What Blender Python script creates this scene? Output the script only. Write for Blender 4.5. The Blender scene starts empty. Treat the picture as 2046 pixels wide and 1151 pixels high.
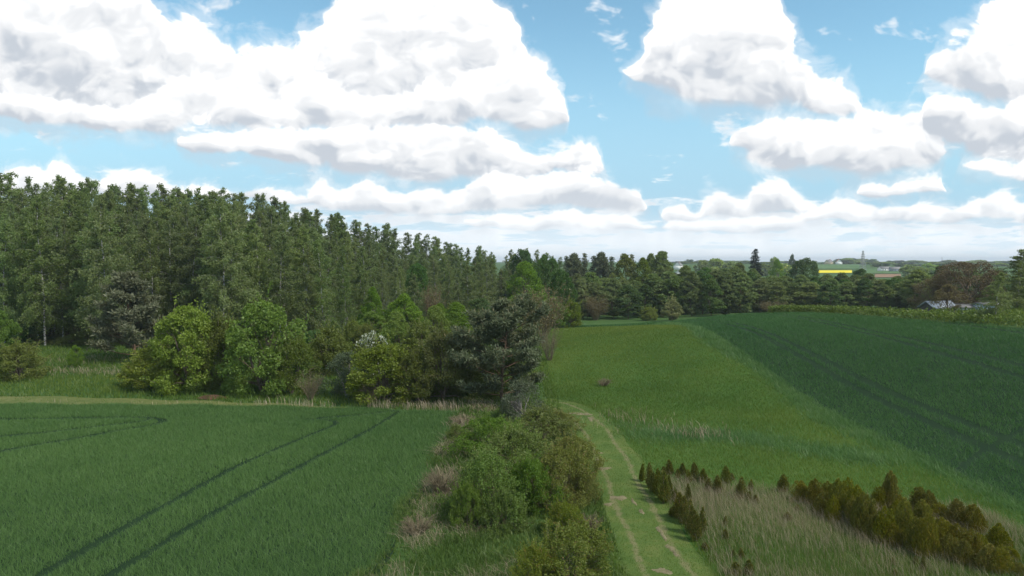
import bpy, bmesh, math, random
import numpy as np
from mathutils import Vector, Matrix

S = bpy.context.scene
COL = S.collection
R = math.radians
rng = np.random.default_rng(7)

# ------------------------------------------------------------------ camera
CAM_H = 12.0
FPX = 1400.0                      # focal length in pixels of the 2046 px wide photograph
PITCH = R(-2.15)
cam_d = bpy.data.cameras.new('camera')
cam_d.sensor_width = 36.0
cam_d.lens = 36.0 * FPX / 2046.0
cam_d.clip_start = 0.1
cam_d.clip_end = 20000
cam = bpy.data.objects.new('camera', cam_d)
COL.objects.link(cam)
cam.location = (0, 0, CAM_H)
cam.rotation_euler = (R(90) + PITCH, 0, 0)
S.camera = cam

# ------------------------------------------------------------------ node helper
class NB:
    """tiny expression builder on a node tree"""
    def __init__(self, tree):
        self.t = tree
    def node(self, typ, **kw):
        n = self.t.nodes.new(typ)
        for k, v in kw.items():
            setattr(n, k, v)
        return n
    def put(self, sock, v):
        if isinstance(v, bpy.types.NodeSocket):
            self.t.links.new(v, sock)
        elif v is not None:
            if hasattr(sock.default_value, '__len__') and not hasattr(v, '__len__'):
                v = (v,) * len(sock.default_value)
            if hasattr(sock.default_value, '__len__') and len(sock.default_value) == 4 and len(v) == 3:
                v = (*v, 1.0)
            sock.default_value = v
    def m(self, op, a, b=None, c=None, clamp=False):
        n = self.node('ShaderNodeMath', operation=op, use_clamp=clamp)
        for i, v in enumerate((a, b, c)):
            if v is not None:
                self.put(n.inputs[i], v)
        return n.outputs[0]
    def add(self, a, b): return self.m('ADD', a, b)
    def sub(self, a, b): return self.m('SUBTRACT', a, b)
    def mul(self, a, b): return self.m('MULTIPLY', a, b)
    def div(self, a, b): return self.m('DIVIDE', a, b)
    def mad(self, a, b, c): return self.m('MULTIPLY_ADD', a, b, c)
    def mn(self, a, b): return self.m('MINIMUM', a, b)
    def mx(self, a, b): return self.m('MAXIMUM', a, b)
    def smooth(self, x, a, b, lo=0.0, hi=1.0):
        n = self.node('ShaderNodeMapRange', interpolation_type='SMOOTHSTEP')
        self.put(n.inputs[0], x); self.put(n.inputs[1], a); self.put(n.inputs[2], b)
        self.put(n.inputs[3], lo); self.put(n.inputs[4], hi)
        return n.outputs[0]
    def lin(self, x, a, b, lo=0.0, hi=1.0):
        n = self.node('ShaderNodeMapRange')
        self.put(n.inputs[0], x); self.put(n.inputs[1], a); self.put(n.inputs[2], b)
        self.put(n.inputs[3], lo); self.put(n.inputs[4], hi)
        return n.outputs[0]
    def xyz(self, x, y, z=0.0):
        n = self.node('ShaderNodeCombineXYZ')
        for i, v in enumerate((x, y, z)):
            self.put(n.inputs[i], v)
        return n.outputs[0]
    def sep(self, v):
        n = self.node('ShaderNodeSeparateXYZ'); self.put(n.inputs[0], v)
        return n.outputs[0], n.outputs[1], n.outputs[2]
    def v(self, op, a, b=None, c=None):
        n = self.node('ShaderNodeVectorMath', operation=op)
        for i, q in enumerate((a, b, c)):
            if q is not None:
                self.put(n.inputs[i], q)
        return n.outputs[1] if op in ('LENGTH', 'DOT_PRODUCT', 'DISTANCE') else n.outputs[0]
    def vs(self, a, s):
        n = self.node('ShaderNodeVectorMath', operation='SCALE')
        self.put(n.inputs[0], a); self.put(n.inputs['Scale'], s)
        return n.outputs[0]
    def noise(self, vec, scale, detail=2.0, rough=0.5, dist=0.0, dim='3D', color=False):
        n = self.node('ShaderNodeTexNoise', noise_dimensions=dim)
        if vec is not None: self.put(n.inputs['Vector'], vec)
        self.put(n.inputs['Scale'], scale); self.put(n.inputs['Detail'], detail)
        self.put(n.inputs['Roughness'], rough); self.put(n.inputs['Distortion'], dist)
        return n.outputs[1] if color else n.outputs[0]
    def voro(self, vec, scale, detail=0.0, rough=0.5, dim='3D', feature='F1', color=False, lac=2.0):
        n = self.node('ShaderNodeTexVoronoi', voronoi_dimensions=dim, feature=feature)
        if vec is not None: self.put(n.inputs['Vector'], vec)
        self.put(n.inputs['Scale'], scale); self.put(n.inputs['Detail'], detail); self.put(n.inputs['Roughness'], rough)
        self.put(n.inputs['Lacunarity'], lac)
        return n.outputs[1] if color else n.outputs[0]
    def mix(self, f, a, b, blend='MIX', clamp=True):
        n = self.node('ShaderNodeMix', data_type='RGBA', blend_type=blend, clamp_factor=clamp)
        self.put(n.inputs[0], f); self.put(n.inputs[6], a); self.put(n.inputs[7], b)
        return n.outputs[2]
    def mixf(self, f, a, b):
        n = self.node('ShaderNodeMix', data_type='FLOAT')
        self.put(n.inputs[0], f); self.put(n.inputs[2], a); self.put(n.inputs[3], b)
        return n.outputs[0]
    def ramp(self, f, stops, interp='LINEAR'):
        n = self.node('ShaderNodeValToRGB')
        cr = n.color_ramp; cr.interpolation = interp
        while len(cr.elements) < len(stops): cr.elements.new(0.5)
        for e, (p, c) in zip(cr.elements, stops):
            e.position = p; e.color = (*c, 1.0)
        self.put(n.inputs[0], f)
        return n.outputs[0]
    def curve(self, x, pts):
        n = self.node('ShaderNodeFloatCurve')
        mp = n.mapping; mp.use_clip = False; mp.extend = 'HORIZONTAL'
        cu = mp.curves[0]
        pts = sorted(pts)
        while len(cu.points) < len(pts): cu.points.new(0.5, 0.5)
        for p, (a, b) in zip(cu.points, pts):
            p.location = (a, b); p.handle_type = 'AUTO_CLAMPED'
        mp.update()
        self.put(n.inputs['Factor'], 1.0); self.put(n.inputs['Value'], x)
        return n.outputs[0]

# ------------------------------------------------------------------ world: blue sky with cumulus
SUN_EL, SUN_AZ = R(50), R(122)        # azimuth measured from +Y (view direction) towards +X (right)
world = bpy.data.worlds.new('World'); S.world = world
world.use_nodes = True
wt = world.node_tree; wt.nodes.clear()
w = NB(wt)
SKY = 0.15
sky_n = w.node('ShaderNodeTexSky', sky_type='NISHITA', sun_disc=False)
sky_n.sun_elevation = SUN_EL; sky_n.sun_rotation = SUN_AZ
sky_n.altitude = 100; sky_n.air_density = 1.0; sky_n.dust_density = 0.2; sky_n.ozone_density = 1.5
tc = w.node('ShaderNodeTexCoord')
D = tc.outputs['Generated']
dx, dy, dz = w.sep(D)
front = w.mx(dy, 0.25)
u0 = w.div(dx, front); v0 = w.div(dz, front)
# noise space whose features shrink towards the horizon, as with clouds lying at one height
vc = w.add(w.mx(v0, 0.0), 0.13)
q = w.xyz(u0, w.mul(v0, 1.3), 0.0)
warp = w.v('SUBTRACT', w.noise(q, 9.0, 2.0, 0.6, dim='2D', color=True), (0.5, 0.5, 0.5))
qw = w.v('ADD', q, w.vs(warp, 0.06))
puff = w.sub(0.55, w.voro(qw, 15.0, 2.0, 0.5, dim='2D', lac=2.6))          # cauliflower heads
fine = w.sub(w.noise(qw, 18.0, 6.0, 0.66, dim='2D'), 0.5)
wx, wy, wz = w.sep(warp)
amp = w.mul(vc, 190.0)
px = w.mad(wx, amp, w.mad(u0, FPX, 1023.0))
py = w.mad(wy, amp, w.mad(v0, -FPX, 523.0))
X0, X1, Y0, Y1 = -300.0, 2350.0, 560.0, -160.0
cxn = w.div(w.sub(px, X0), X1 - X0)
rough_px = w.mul(w.mad(puff, 0.7, w.mul(fine, 1.0)), w.mul(vc, 120.0))   # bumps in pixels
# relief: bumps facing up are brighter
soft = w.sub(w.noise(w.v('ADD', qw, (0.013, 0.02, 0.0)), 11.0, 3.0, 0.55, dim='2D'), w.noise(qw, 11.0, 3.0, 0.55, dim='2D'))
relief = w.mul(soft, -1.0)

LAYERS = [
 # far masses
 dict(pts=[(-300,-90,262),(0,-110,260),(200,-80,258),(300,-40,256),(338,-5,254),(352,28,252),(375,22,252),(400,45,252),(430,75,252),
  (480,82,254),(540,95,256),(565,108,256),(600,75,250),(640,66,242),(655,28,236),(700,-10,232),(760,-30,230),(850,-30,228),(950,-8,226),
  (1010,8,226),(1032,55,228),(1045,105,236),(1068,120,242),(1090,148,246),(1110,185,247),(1122,225,240),(1140,330,230),
  (1225,240,150),(1236,158,152),(1255,138,170),(1275,105,182),(1290,50,192),(1310,2,200),(1340,-25,212),(1370,-30,232),(1545,-25,242),
  (1562,20,242),(1575,72,244),(1600,100,244),(1628,142,246),(1660,152,248),(1690,172,246),(1712,198,240),(1724,240,222),(1745,320,200),
  (1825,220,150),(1838,112,165),(1860,88,186),(1890,68,204),(1940,46,216),(1962,28,224),(2000,2,235),(2046,-25,240),(2350,-60,240)], dark=0.0),
 # nearer heads in front of them
 dict(pts=[(-300,150,268),(0,165,262),(100,185,270),(250,195,276),(312,182,276),(335,168,276),(400,157,276),(470,160,276),(515,182,276),
  (560,205,276),(590,185,278),(640,140,279),(700,172,279),(760,186,279),(850,162,278),(900,150,277),(950,138,276),(1030,122,274),(1080,150,272),
  (1112,186,264),(1124,228,246),(1140,330,230),(1300,420,260),(1448,330,270),(1460,268,298),(1480,246,310),(1520,238,345),(1560,246,354),
  (1620,240,359),(1680,234,361),(1720,226,361),(1770,226,357),(1800,232,354),(1830,220,352),(1856,246,343),(1880,288,326),(1900,340,300),
  (2000,420,300),(2350,420,300)], dark=0.0),
 dict(pts=[(-300,360,270),(330,360,270),(360,262,296),(420,252,312),(470,258,316),(540,252,330),(600,248,346),(680,250,356),(760,250,364),
  (850,248,372),(920,252,376),(1000,268,374),(1045,294,368),(1062,302,358),(1110,304,358),(1170,292,358),(1200,304,354),(1216,345,335),(1240,420,300),
  (1800,420,240),(1832,290,220),(1844,190,280),(1870,174,300),(1910,186,318),(1950,212,334),(2000,198,340),(2046,192,340),(2350,190,340)], dark=0.12),
 dict(pts=[(-300,350,405),(0,346,405),(35,336,405),(52,320,405),(76,318,405),(96,338,405),(112,322,405),(135,320,405),(162,344,405),(200,350,405),
  (240,342,405),(300,344,405),(345,360,404),(430,376,404),(480,382,406),(525,370,412),(565,368,418),(605,384,420),(640,358,430),(690,372,432),(735,350,434),
  (765,354,434),(795,374,434),(860,366,436),(905,372,436),(945,358,434),(985,346,432),(1040,346,430),(1080,352,430),(1095,345,431),(1160,338,431),(1200,343,431),
  (1232,354,431),(1268,368,430),(1284,394,424),(1296,430,410),(1316,440,415),(1330,408,448),(1362,406,454),(1392,418,448),(1404,394,438),(1440,373,438),
  (1482,386,438),(1502,365,438),(1540,355,438),(1570,368,438),(1596,394,438),(1640,420,424),(1695,440,370),(1716,372,390),(1738,360,402),(1764,362,404),
  (1786,354,398),(1830,345,392),(1872,354,396),(1894,400,370),(1908,380,338),(1922,332,356),(1952,325,362),(2046,322,364),(2350,322,364)], dark=0.05),
 dict(pts=[(-300,520,440),(900,520,430),(935,430,455),(990,424,462),(1060,430,466),(1120,422,466),(1190,428,468),(1250,430,462),(1300,445,460),(1380,440,470),(1440,434,472),(1520,436,470),(1580,430,462),(1625,425,450),
  (1660,404,446),(1700,396,450),(1735,402,450),(1770,410,452),(1810,404,454),(1845,396,454),(1880,404,452),(1915,412,450),(1950,400,448),(1985,388,448),(2010,386,448),(2046,398,450),(2350,400,450)], dark=0.05),
]
sky_col = w.v('MULTIPLY', sky_n.outputs[0], (SKY * 0.86, SKY * 1.08, SKY * 0.96))
hz0 = w.smooth(v0, 0.0, 0.30)
blue = w.mix(w.smooth(v0, 0.36, 0.05, 0.0, 0.92), sky_col, (0.335, 0.54, 0.70))
blue = w.mix(w.smooth(v0, 0.11, 0.0, 0.0, 0.9), blue, (0.56, 0.70, 0.80))
col = blue
SHADE = (0.49, 0.53, 0.585); MID = (0.72, 0.735, 0.755); WHITE = (0.95, 0.95, 0.95)
win = w.smooth(dy, 0.45, 0.60)
# small rows of clouds towards the horizon and, outside the view, the same broken cumulus all round
el = w.mx(dz, 0.0)
gq = w.v('DIVIDE', w.xyz(dx, dy, 0.0), w.xyz(w.add(el, 0.16), w.add(el, 0.16), 1.0))
gen = w.noise(gq, 1.5, 3.0, 0.52, dim='2D')
gen_d = w.add(w.sub(gen, 0.49), w.mul(puff, 0.05))
gen_a = w.mul(w.smooth(gen_d, 0.0, 0.05), w.sub(1.0, w.mul(win, 1.0)))
gen_c = w.mix(w.smooth(gen_d, 0.02, 0.2), WHITE, (0.58, 0.61, 0.65))
col = w.mix(gen_a, col, gen_c)
hq = w.xyz(w.mul(u0, 11.0), w.mul(w.m('LOGARITHM', w.add(w.mx(v0, 0.0), 0.045), math.e), 6.5), 0.0)
hn = w.noise(w.v('ADD', hq, w.vs(warp, 0.5)), 1.0, 4.0, 0.58, dim='2D')
cover = w.smooth(v0, 0.02, 0.125, 0.37, 0.66)
h_d = w.sub(hn, cover)
h_a = w.mul(w.smooth(h_d, -0.04, 0.14), 0.9)
h_l = w.mad(relief, 1.6, w.smooth(h_d, 0.16, 0.02, 0.45, 0.95))
h_c = w.mix(h_l, (0.64, 0.69, 0.74), (0.90, 0.91, 0.92))
col = w.mix(h_a, col, h_c)
for L in LAYERS:
    top = w.curve(cxn, [((x - X0) / (X1 - X0), (Y0 - t) / (Y0 - Y1)) for x, t, b in L['pts']])
    bot = w.curve(cxn, [((x - X0) / (X1 - X0), (Y0 - b) / (Y0 - Y1)) for x, t, b in L['pts']])
    top = w.mad(top, Y1 - Y0, Y0); bot = w.mad(bot, Y1 - Y0, Y0)
    d_top = w.add(w.sub(py, top), rough_px)              # >0 inside
    d_bot = w.mad(rough_px, 0.35, w.sub(bot, py))
    t = w.add(w.mn(d_top, w.mul(d_bot, 0.8)), w.mul(vc, 20.0))
    hgt = w.div(d_bot, w.mx(w.sub(bot, top), 12.0))       # 0 base .. 1 top
    a = w.smooth(t, -3.0, w.mul(vc, w.mad(w.smooth(hgt, 0.35, 0.0), 110.0, 46.0)))
    veil = w.mul(w.smooth(w.mad(fine, 60.0, t), w.mul(vc, -70.0), 10.0), 0.30)
    a = w.mul(w.mx(a, veil), win)
    crown = w.smooth(d_top, w.mul(vc, 190.0), 0.0)
    lit = w.smooth(hgt, 0.0, 0.80)
    lit = w.add(w.mad(lit, 0.82, 0.06), w.mul(crown, 0.34))
    lit = w.mad(relief, 1.9, lit)
    lit = w.mad(w.add(puff, w.mul(fine, 1.6)), 0.22, lit)
    lit = w.sub(lit, L['dark'])
    c = w.mix(w.smooth(lit, 0.0, 0.45), SHADE, MID)
    c = w.mix(w.smooth(lit, 0.40, 0.95), c, WHITE)
    c = w.mix(w.smooth(v0, 0.16, 0.03, 0.0, 0.30), c, (0.74, 0.79, 0.83))
    col = w.mix(a, col, c)
# pale air at the horizon
col = w.mix(w.smooth(v0, 0.075, 0.0, 0.0, 0.60), col, (0.90, 0.97, 1.02))
bg = w.node('ShaderNodeBackground'); w.put(bg.inputs[0], col); bg.inputs[1].default_value = 1.0
wo = w.node('ShaderNodeOutputWorld'); wt.links.new(bg.outputs[0], wo.inputs[0])
world.cycles.sampling_method = 'MANUAL'; world.cycles.sample_map_resolution = 512

sun_d = bpy.data.lights.new('sun', 'SUN')
sun_d.energy = 3.2; sun_d.angle = R(12); sun_d.color = (1.0, 0.94, 0.84)
sun = bpy.data.objects.new('sun', sun_d); COL.objects.link(sun)
sun.location = (60, -40, 90)
sd = Vector((math.sin(SUN_AZ) * math.cos(SUN_EL), math.cos(SUN_AZ) * math.cos(SUN_EL), math.sin(SUN_EL)))
sun.rotation_euler = (-sd).to_track_quat('-Z', 'Y').to_euler()

S.view_settings.view_transform = 'Standard'; S.view_settings.look = 'None'
S.view_settings.exposure = 0.3; S.view_settings.gamma = 1.0
S.view_settings.use_curve_mapping = False
S.cycles.max_bounces = 7; S.cycles.diffuse_bounces = 5; S.cycles.glossy_bounces = 1
S.cycles.transmission_bounces = 3; S.cycles.transparent_max_bounces = 8; S.cycles.volume_bounces = 0
S.cycles.use_denoising = True
S.cycles.use_adaptive_sampling = True

# ------------------------------------------------------------------ projection helpers (used only to find real places on the terrain)
CP, SP = math.cos(PITCH), math.sin(PITCH)
def ray(px, py):
    a = (px - 1023.0) / FPX; b = (575.5 - py) / FPX
    return np.array([a, CP - b * SP, SP + b * CP])          # x, y, z per unit depth
def slope(px, py):
    r = ray(px, py); return r[2] / r[1]

# ------------------------------------------------------------------ terrain
CTRL = []
for x in (-75, -50, -25, -10, 0, 10, 18):
    for y in (-20, 5, 30, 52):
        CTRL.append((x, y, 0.0))
CTRL += [(25, -20, 0), (25, 10, 0), (25, 36, 0), (25, 52, .02), (25, 60, .35), (25, 68, 1.2), (25, 80, 2.35), (25, 88, 2.95), (25, 98, 3.0), (25, 110, 2.1),
         (30, 41, .3), (30, 60, .9), (30, 83, 3.1), (41, 40, 1.6), (41, 56, 2.6), (41, 85, 3.5), (41, 102, 3.7), (55, 40, 3.5), (55, 75, 4.6), (55, 95, 4.3),
         (78, 40, 4.8), (75, 62, 5.2), (78, 95, 5.0), (45, 10, 1.5), (70, 10, 3.2), (43, 117, 3.4), (35, 117, 2.8), (28, 120, 1.6), (19.5, 122, .7),
         (15.5, 96, 2.35), (9, 97, 1.9), (8, 108, 1.5), (12, 78, 1.15), (18, 72, 1.0), (10, 60, .1), (16, 58, .1), (0, 72, 0), (-5, 95, .4), (10, 135, -.6), (22, 140, -1.0),
         (45, 138, 1.6), (65, 128, 2.2), (84, 136, 1.3), (95, 120, 1.8), (100, 80, 4.4), (-40, 68, .1), (-75, 75, .3), (-25, 75, .1), (-72, 100, .6), (-40, 100, .3), (-15, 120, .2),
         (-75, 135, 2.0), (-110, 120, 2.5), (-50, 160, 2.2), (0, 160, -1.0), (20, 185, -2.2), (60, 190, -2.0), (110, 180, .5), (-30, 210, -.5), (-100, 190, 3.0), (140, 130, 1)]
CTRL = np.array(CTRL, float)
def _tps(d2):
    return np.where(d2 < 1e-9, 0.0, d2 * np.log(np.maximum(d2, 1e-9)) * 0.5)
_n = len(CTRL)
_A = np.zeros((_n + 3, _n + 3))
_d2 = ((CTRL[:, None, :2] - CTRL[None, :, :2]) ** 2).sum(-1)
_A[:_n, :_n] = _tps(_d2) + np.eye(_n) * 6.0
_A[:_n, _n] = 1; _A[:_n, _n + 1:] = CTRL[:, :2]; _A[_n:, :_n] = _A[:_n, _n:].T
_W = np.linalg.solve(_A, np.concatenate([CTRL[:, 2], np.zeros(3)]))
def sstep(x, a, b):
    t = np.clip((x - a) / (b - a), 0, 1); return t * t * (3 - 2 * t)
def far_z(x, y):
    r = np.sqrt(np.maximum(y, 0) ** 2 + (0.6 * x) ** 2)
    z = np.interp(r, [0, 150, 230, 400, 600, 700, 850, 1000, 1500, 3000, 9000], [0, 0, -2.5, -4, -1.0, 1.0, 4.6, 7.4, 9.0, 9.5, 9.5])
    return z + 1.0 * np.sin(x / 170.0) * sstep(r, 300, 900)
def H_exact(x, y):
    x = np.asarray(x, float); y = np.asarray(y, float)
    sh = x.shape; x = x.ravel(); y = y.ravel()
    xc = np.clip(x, -115, 140); yc = np.clip(y, -20, 215)
    out = np.full(x.shape, _W[_n]) + _W[_n + 1] * xc + _W[_n + 2] * yc
    for i in range(_n):
        out += _W[i] * _tps((xc - CTRL[i, 0]) ** 2 + (yc - CTRL[i, 1]) ** 2)
    dist = np.maximum(np.maximum(y - 170, 0) / 70.0, np.maximum(np.abs(x) - 100, 0) / 70.0)
    f = sstep(dist, 0, 1)
    return ((1 - f) * out + f * far_z(x, y)).reshape(sh)
_gx = np.arange(-260, 261, 1.0); _gy = np.arange(-42, 321, 1.0)
_G = H_exact(*np.meshgrid(_gx, _gy))
def H(x, y):
    """terrain height: a one-metre table near the camera, the rolling far land beyond it"""
    x = np.asarray(x, float); y = np.asarray(y, float)
    fx = np.clip(x + 260, 0, len(_gx) - 1.001); fy = np.clip(y + 42, 0, len(_gy) - 1.001)
    i = fx.astype(int); j = fy.astype(int); u = fx - i; v = fy - j
    z = (_G[j, i] * (1 - u) + _G[j, i + 1] * u) * (1 - v) + (_G[j + 1, i] * (1 - u) + _G[j + 1, i + 1] * u) * v
    return np.where((np.abs(x) > 259) | (y > 320) | (y < -42), far_z(x, y), z)
def Hs(x, y):
    return float(H(np.array([x]), np.array([y]))[0])
def hit(px, py, dmax=600):
    """point of the terrain seen at a pixel of the photograph"""
    r = ray(px, py); r = r / r[1]
    ys = np.linspace(12, dmax, 3000)
    zs = CAM_H + r[2] * ys
    below = np.nonzero(zs < H(r[0] * ys, ys))[0]
    y = ys[below[0]] if len(below) else dmax
    return r[0] * y, y, Hs(r[0] * y, y)
def at(px, y, py=523):
    r = ray(px, py); x = r[0] / r[1] * y
    return x, y, Hs(x, y)
def height_to(px, py_top, y, z0):
    return CAM_H + slope(px, py_top) * y - z0

# ------------------------------------------------------------------ mesh helpers
def mesh(name, verts, faces, mat, var=None, smooth=False):
    """faces: (n,k) array, or list of such arrays"""
    me = bpy.data.meshes.new(name)
    verts = np.asarray(verts, np.float32)
    fl = faces if isinstance(faces, list) else [faces]
    fl = [np.asarray(f, np.int32) for f in fl if len(f)]
    loops = np.concatenate([f.ravel() for f in fl])
    sizes = np.concatenate([np.full(len(f), f.shape[1], np.int32) for f in fl])
    starts = np.concatenate([[0], np.cumsum(sizes)[:-1]]).astype(np.int32)
    me.vertices.add(len(verts)); me.vertices.foreach_set('co', verts.ravel())
    me.loops.add(len(loops)); me.loops.foreach_set('vertex_index', loops)
    me.polygons.add(len(sizes)); me.polygons.foreach_set('loop_start', starts); me.polygons.foreach_set('loop_total', sizes)
    if smooth: me.polygons.foreach_set('use_smooth', np.ones(len(sizes), bool))
    me.update(calc_edges=True)
    if var is not None:
        at_ = me.attributes.new('var', 'FLOAT', 'POINT'); at_.data.foreach_set('value', np.asarray(var, np.float32))
    me.validate()
    if mat is not None: me.materials.append(mat)
    return me
def obj(name, me, parent=None, loc=None):
    o = bpy.data.objects.new(name, me); COL.objects.link(o)
    if parent is not None: o.parent = parent
    if loc is not None: o.location = loc
    return o
def tag(o, label=None, cat=None, group=None, kind=None):
    if label: o['label'] = label
    if cat: o['category'] = cat
    if group: o['group'] = group
    if kind: o['kind'] = kind
    return o
class Acc:
    """collects geometry for one mesh"""
    def __init__(self): self.v, self.f3, self.f4, self.c, self.n = [], [], [], [], 0
    def put(self, v, f, var):
        v = np.asarray(v, float).reshape(-1, 3); f = np.asarray(f, int)
        (self.f3 if f.shape[1] == 3 else self.f4).append(f + self.n)
        self.v.append(v); self.c.append(np.broadcast_to(np.asarray(var, float), (len(v),)).copy()); self.n += len(v)
    def mesh(self, name, mat, smooth=False):
        fl = [np.concatenate(x) for x in (self.f3, self.f4) if x]
        return mesh(name, np.concatenate(self.v), fl, mat, np.concatenate(self.c), smooth)
def unit(a):
    return a / np.maximum(np.linalg.norm(a, axis=-1, keepdims=True), 1e-9)
def tube(acc, pts, rad, sides=5, var=0.5):
    pts = np.asarray(pts, float); n = len(pts)
    t = np.gradient(pts, axis=0); t = unit(t)
    ref = np.where(np.abs(t[:, 2:3]) > 0.9, np.array([[1.0, 0, 0]]), np.array([[0, 0, 1.0]]))
    a = unit(np.cross(t, ref)); b = np.cross(t, a)
    ang = np.linspace(0, 2 * np.pi, sides, endpoint=False)
    ring = (a[:, None, :] * np.cos(ang)[None, :, None] + b[:, None, :] * np.sin(ang)[None, :, None]) * np.asarray(rad, float)[:, None, None] + pts[:, None, :]
    i = np.arange(n - 1)[:, None] * sides; k = np.arange(sides)[None, :]; k2 = (k + 1) % sides
    f = np.stack([i + k, i + k2, i + sides + k2, i + sides + k], -1).reshape(-1, 4)
    acc.put(ring.reshape(-1, 3), f, var)
def leaves(acc, c, ln, wd, r, axis=None, spread=1.0, var=None):
    """kite-shaped leaf sprays at c; axis: preferred direction of the long side"""
    n = len(c)
    d = r.normal(size=(n, 3)) * spread
    if axis is not None: d = d + axis
    d = unit(d)
    s = unit(np.cross(d, r.normal(size=(n, 3))))
    ln = (np.asarray(ln) * r.uniform(.7, 1.3, n))[:, None]; wd = (np.asarray(wd) * r.uniform(.7, 1.3, n))[:, None]
    nb = np.cross(d, s)
    v = np.stack([c, c + d * ln * .45 + s * wd * .5 + nb * wd * .15, c + d * ln, c + d * ln * .45 - s * wd * .5 + nb * wd * .15], 1)
    f = np.arange(4 * n).reshape(n, 4)
    if var is None: var = r.uniform(0, 1, n)
    acc.put(v.reshape(-1, 3), f, np.repeat(var, 4))
def blades(acc, base, h, wd, r, lean=0.35, wind=(0, 0), var=None, two=True, jit=.35):
    """grass / cereal blades standing on points"""
    n = len(base)
    h = np.asarray(h) * r.uniform(1 - jit, 1 + jit, n); wd = np.asarray(wd) * r.uniform(.7, 1.3, n)
    a = r.uniform(0, 2 * np.pi, n)
    side = np.stack([np.cos(a), np.sin(a), np.zeros(n)], 1)
    b = r.uniform(0, 2 * np.pi, n); l = lean * np.abs(r.normal(size=n))
    off = np.stack([np.cos(b) * l + wind[0], np.sin(b) * l + wind[1], np.zeros(n)], 1) * h[:, None]
    up = np.array([0, 0, 1.0])
    if var is None: var = r.uniform(0, 1, n)
    tip = base + off + up * (h * .92)[:, None]
    if two:
        mid = base + off * .30 + up * (h * .58)[:, None]
        v = np.stack([base - side * wd[:, None] * .35, base + side * wd[:, None] * .35, mid + side * wd[:, None] * .5, mid - side * wd[:, None] * .5, tip], 1)
        k = np.arange(n)[:, None] * 5
        acc.put(v.reshape(-1, 3), k + np.array([[0, 1, 2, 3]]), np.repeat(var, 5))
        acc.f3.append(k + np.array([[3, 2, 4]]) + acc.n - 5 * n)
    else:
        v = np.stack([base - side * wd[:, None] * .5, base + side * wd[:, None] * .5, tip], 1)
        acc.put(v.reshape(-1, 3), np.arange(3 * n).reshape(n, 3), np.repeat(var, 3))

# ------------------------------------------------------------------ materials
def new_mat(name):
    m = bpy.data.materials.new(name); m.use_nodes = True
    m.node_tree.nodes.clear()
    b = NB(m.node_tree)
    out = b.node('ShaderNodeOutputMaterial')
    return m, b, out
def leaf_mat(name, c1, c2, c3=None, transl=0.35, vary=0.25, gloss=0.025, hue=0.015):
    """foliage: two leaf tones mixed leaf by leaf, whole plants differ a little from one another"""
    m, b, out = new_mat(name)
    va = b.node('ShaderNodeAttribute', attribute_name='var').outputs['Fac']
    oi = b.node('ShaderNodeObjectInfo').outputs['Random']
    col = b.mix(va, c1, c2)
    if c3 is not None:
        col = b.mix(b.smooth(va, 0.84, 0.90), col, c3)
    hs = b.node('ShaderNodeHueSaturation')
    b.put(hs.inputs['Hue'], b.lin(b.m('FRACT', b.mul(oi, 7.31)), 0, 1, 0.5 - hue, 0.5 + hue))
    b.put(hs.inputs['Saturation'], b.lin(b.m('FRACT', b.mul(oi, 3.7)), 0, 1, 0.9, 1.08))
    b.put(hs.inputs['Value'], b.lin(oi, 0, 1, 1 - vary, 1 + vary)); b.put(hs.inputs['Color'], col)
    d = b.node('ShaderNodeBsdfDiffuse'); b.put(d.inputs[0], hs.outputs[0])
    t = b.node('ShaderNodeBsdfTranslucent'); b.put(t.inputs[0], b.v('MULTIPLY', hs.outputs[0], (1.15, 1.15, 0.7)))
    mx = b.node('ShaderNodeMixShader'); mx.inputs[0].default_value = transl
    b.t.links.new(d.outputs[0], mx.inputs[1]); b.t.links.new(t.outputs[0], mx.inputs[2])
    sh = mx.outputs[0]
    if gloss:
        g = b.node('ShaderNodeBsdfGlossy'); g.inputs['Roughness'].default_value = 0.45
        g.inputs[0].default_value = (1, 1, 1, 1)
        m2 = b.node('ShaderNodeMixShader'); m2.inputs[0].default_value = gloss * .5
        b.t.links.new(sh, m2.inputs[1]); b.t.links.new(g.outputs[0], m2.inputs[2]); sh = m2.outputs[0]
    b.t.links.new(sh, out.inputs[0])
    return m
def bark_mat(name, c1, c2, scale=6.0, bands=False):
    m, b, out = new_mat(name)
    co = b.node('ShaderNodeTexCoord').outputs['Object']
    if bands:
        n = b.noise(b.v('MULTIPLY', co, (1.2, 1.2, 5.0)), 1.3, 4, .7)
        f = b.smooth(n, .47, .56)
    else:
        n = b.noise(b.v('MULTIPLY', co, (1, 1, .3)), scale, 4, .65); f = b.smooth(n, .35, .65)
    col = b.mix(f, c1, c2)
    p = b.node('ShaderNodeBsdfPrincipled'); b.put(p.inputs['Base Color'], col); p.inputs['Roughness'].default_value = .9
    p.inputs['Specular IOR Level'].default_value = .15
    bp = b.node('ShaderNodeBump'); b.put(bp.inputs['Height'], n); bp.inputs['Strength'].default_value = .5; bp.inputs['Distance'].default_value = .04
    b.t.links.new(bp.outputs[0], p.inputs['Normal']); b.t.links.new(p.outputs[0], out.inputs[0])
    return m
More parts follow.
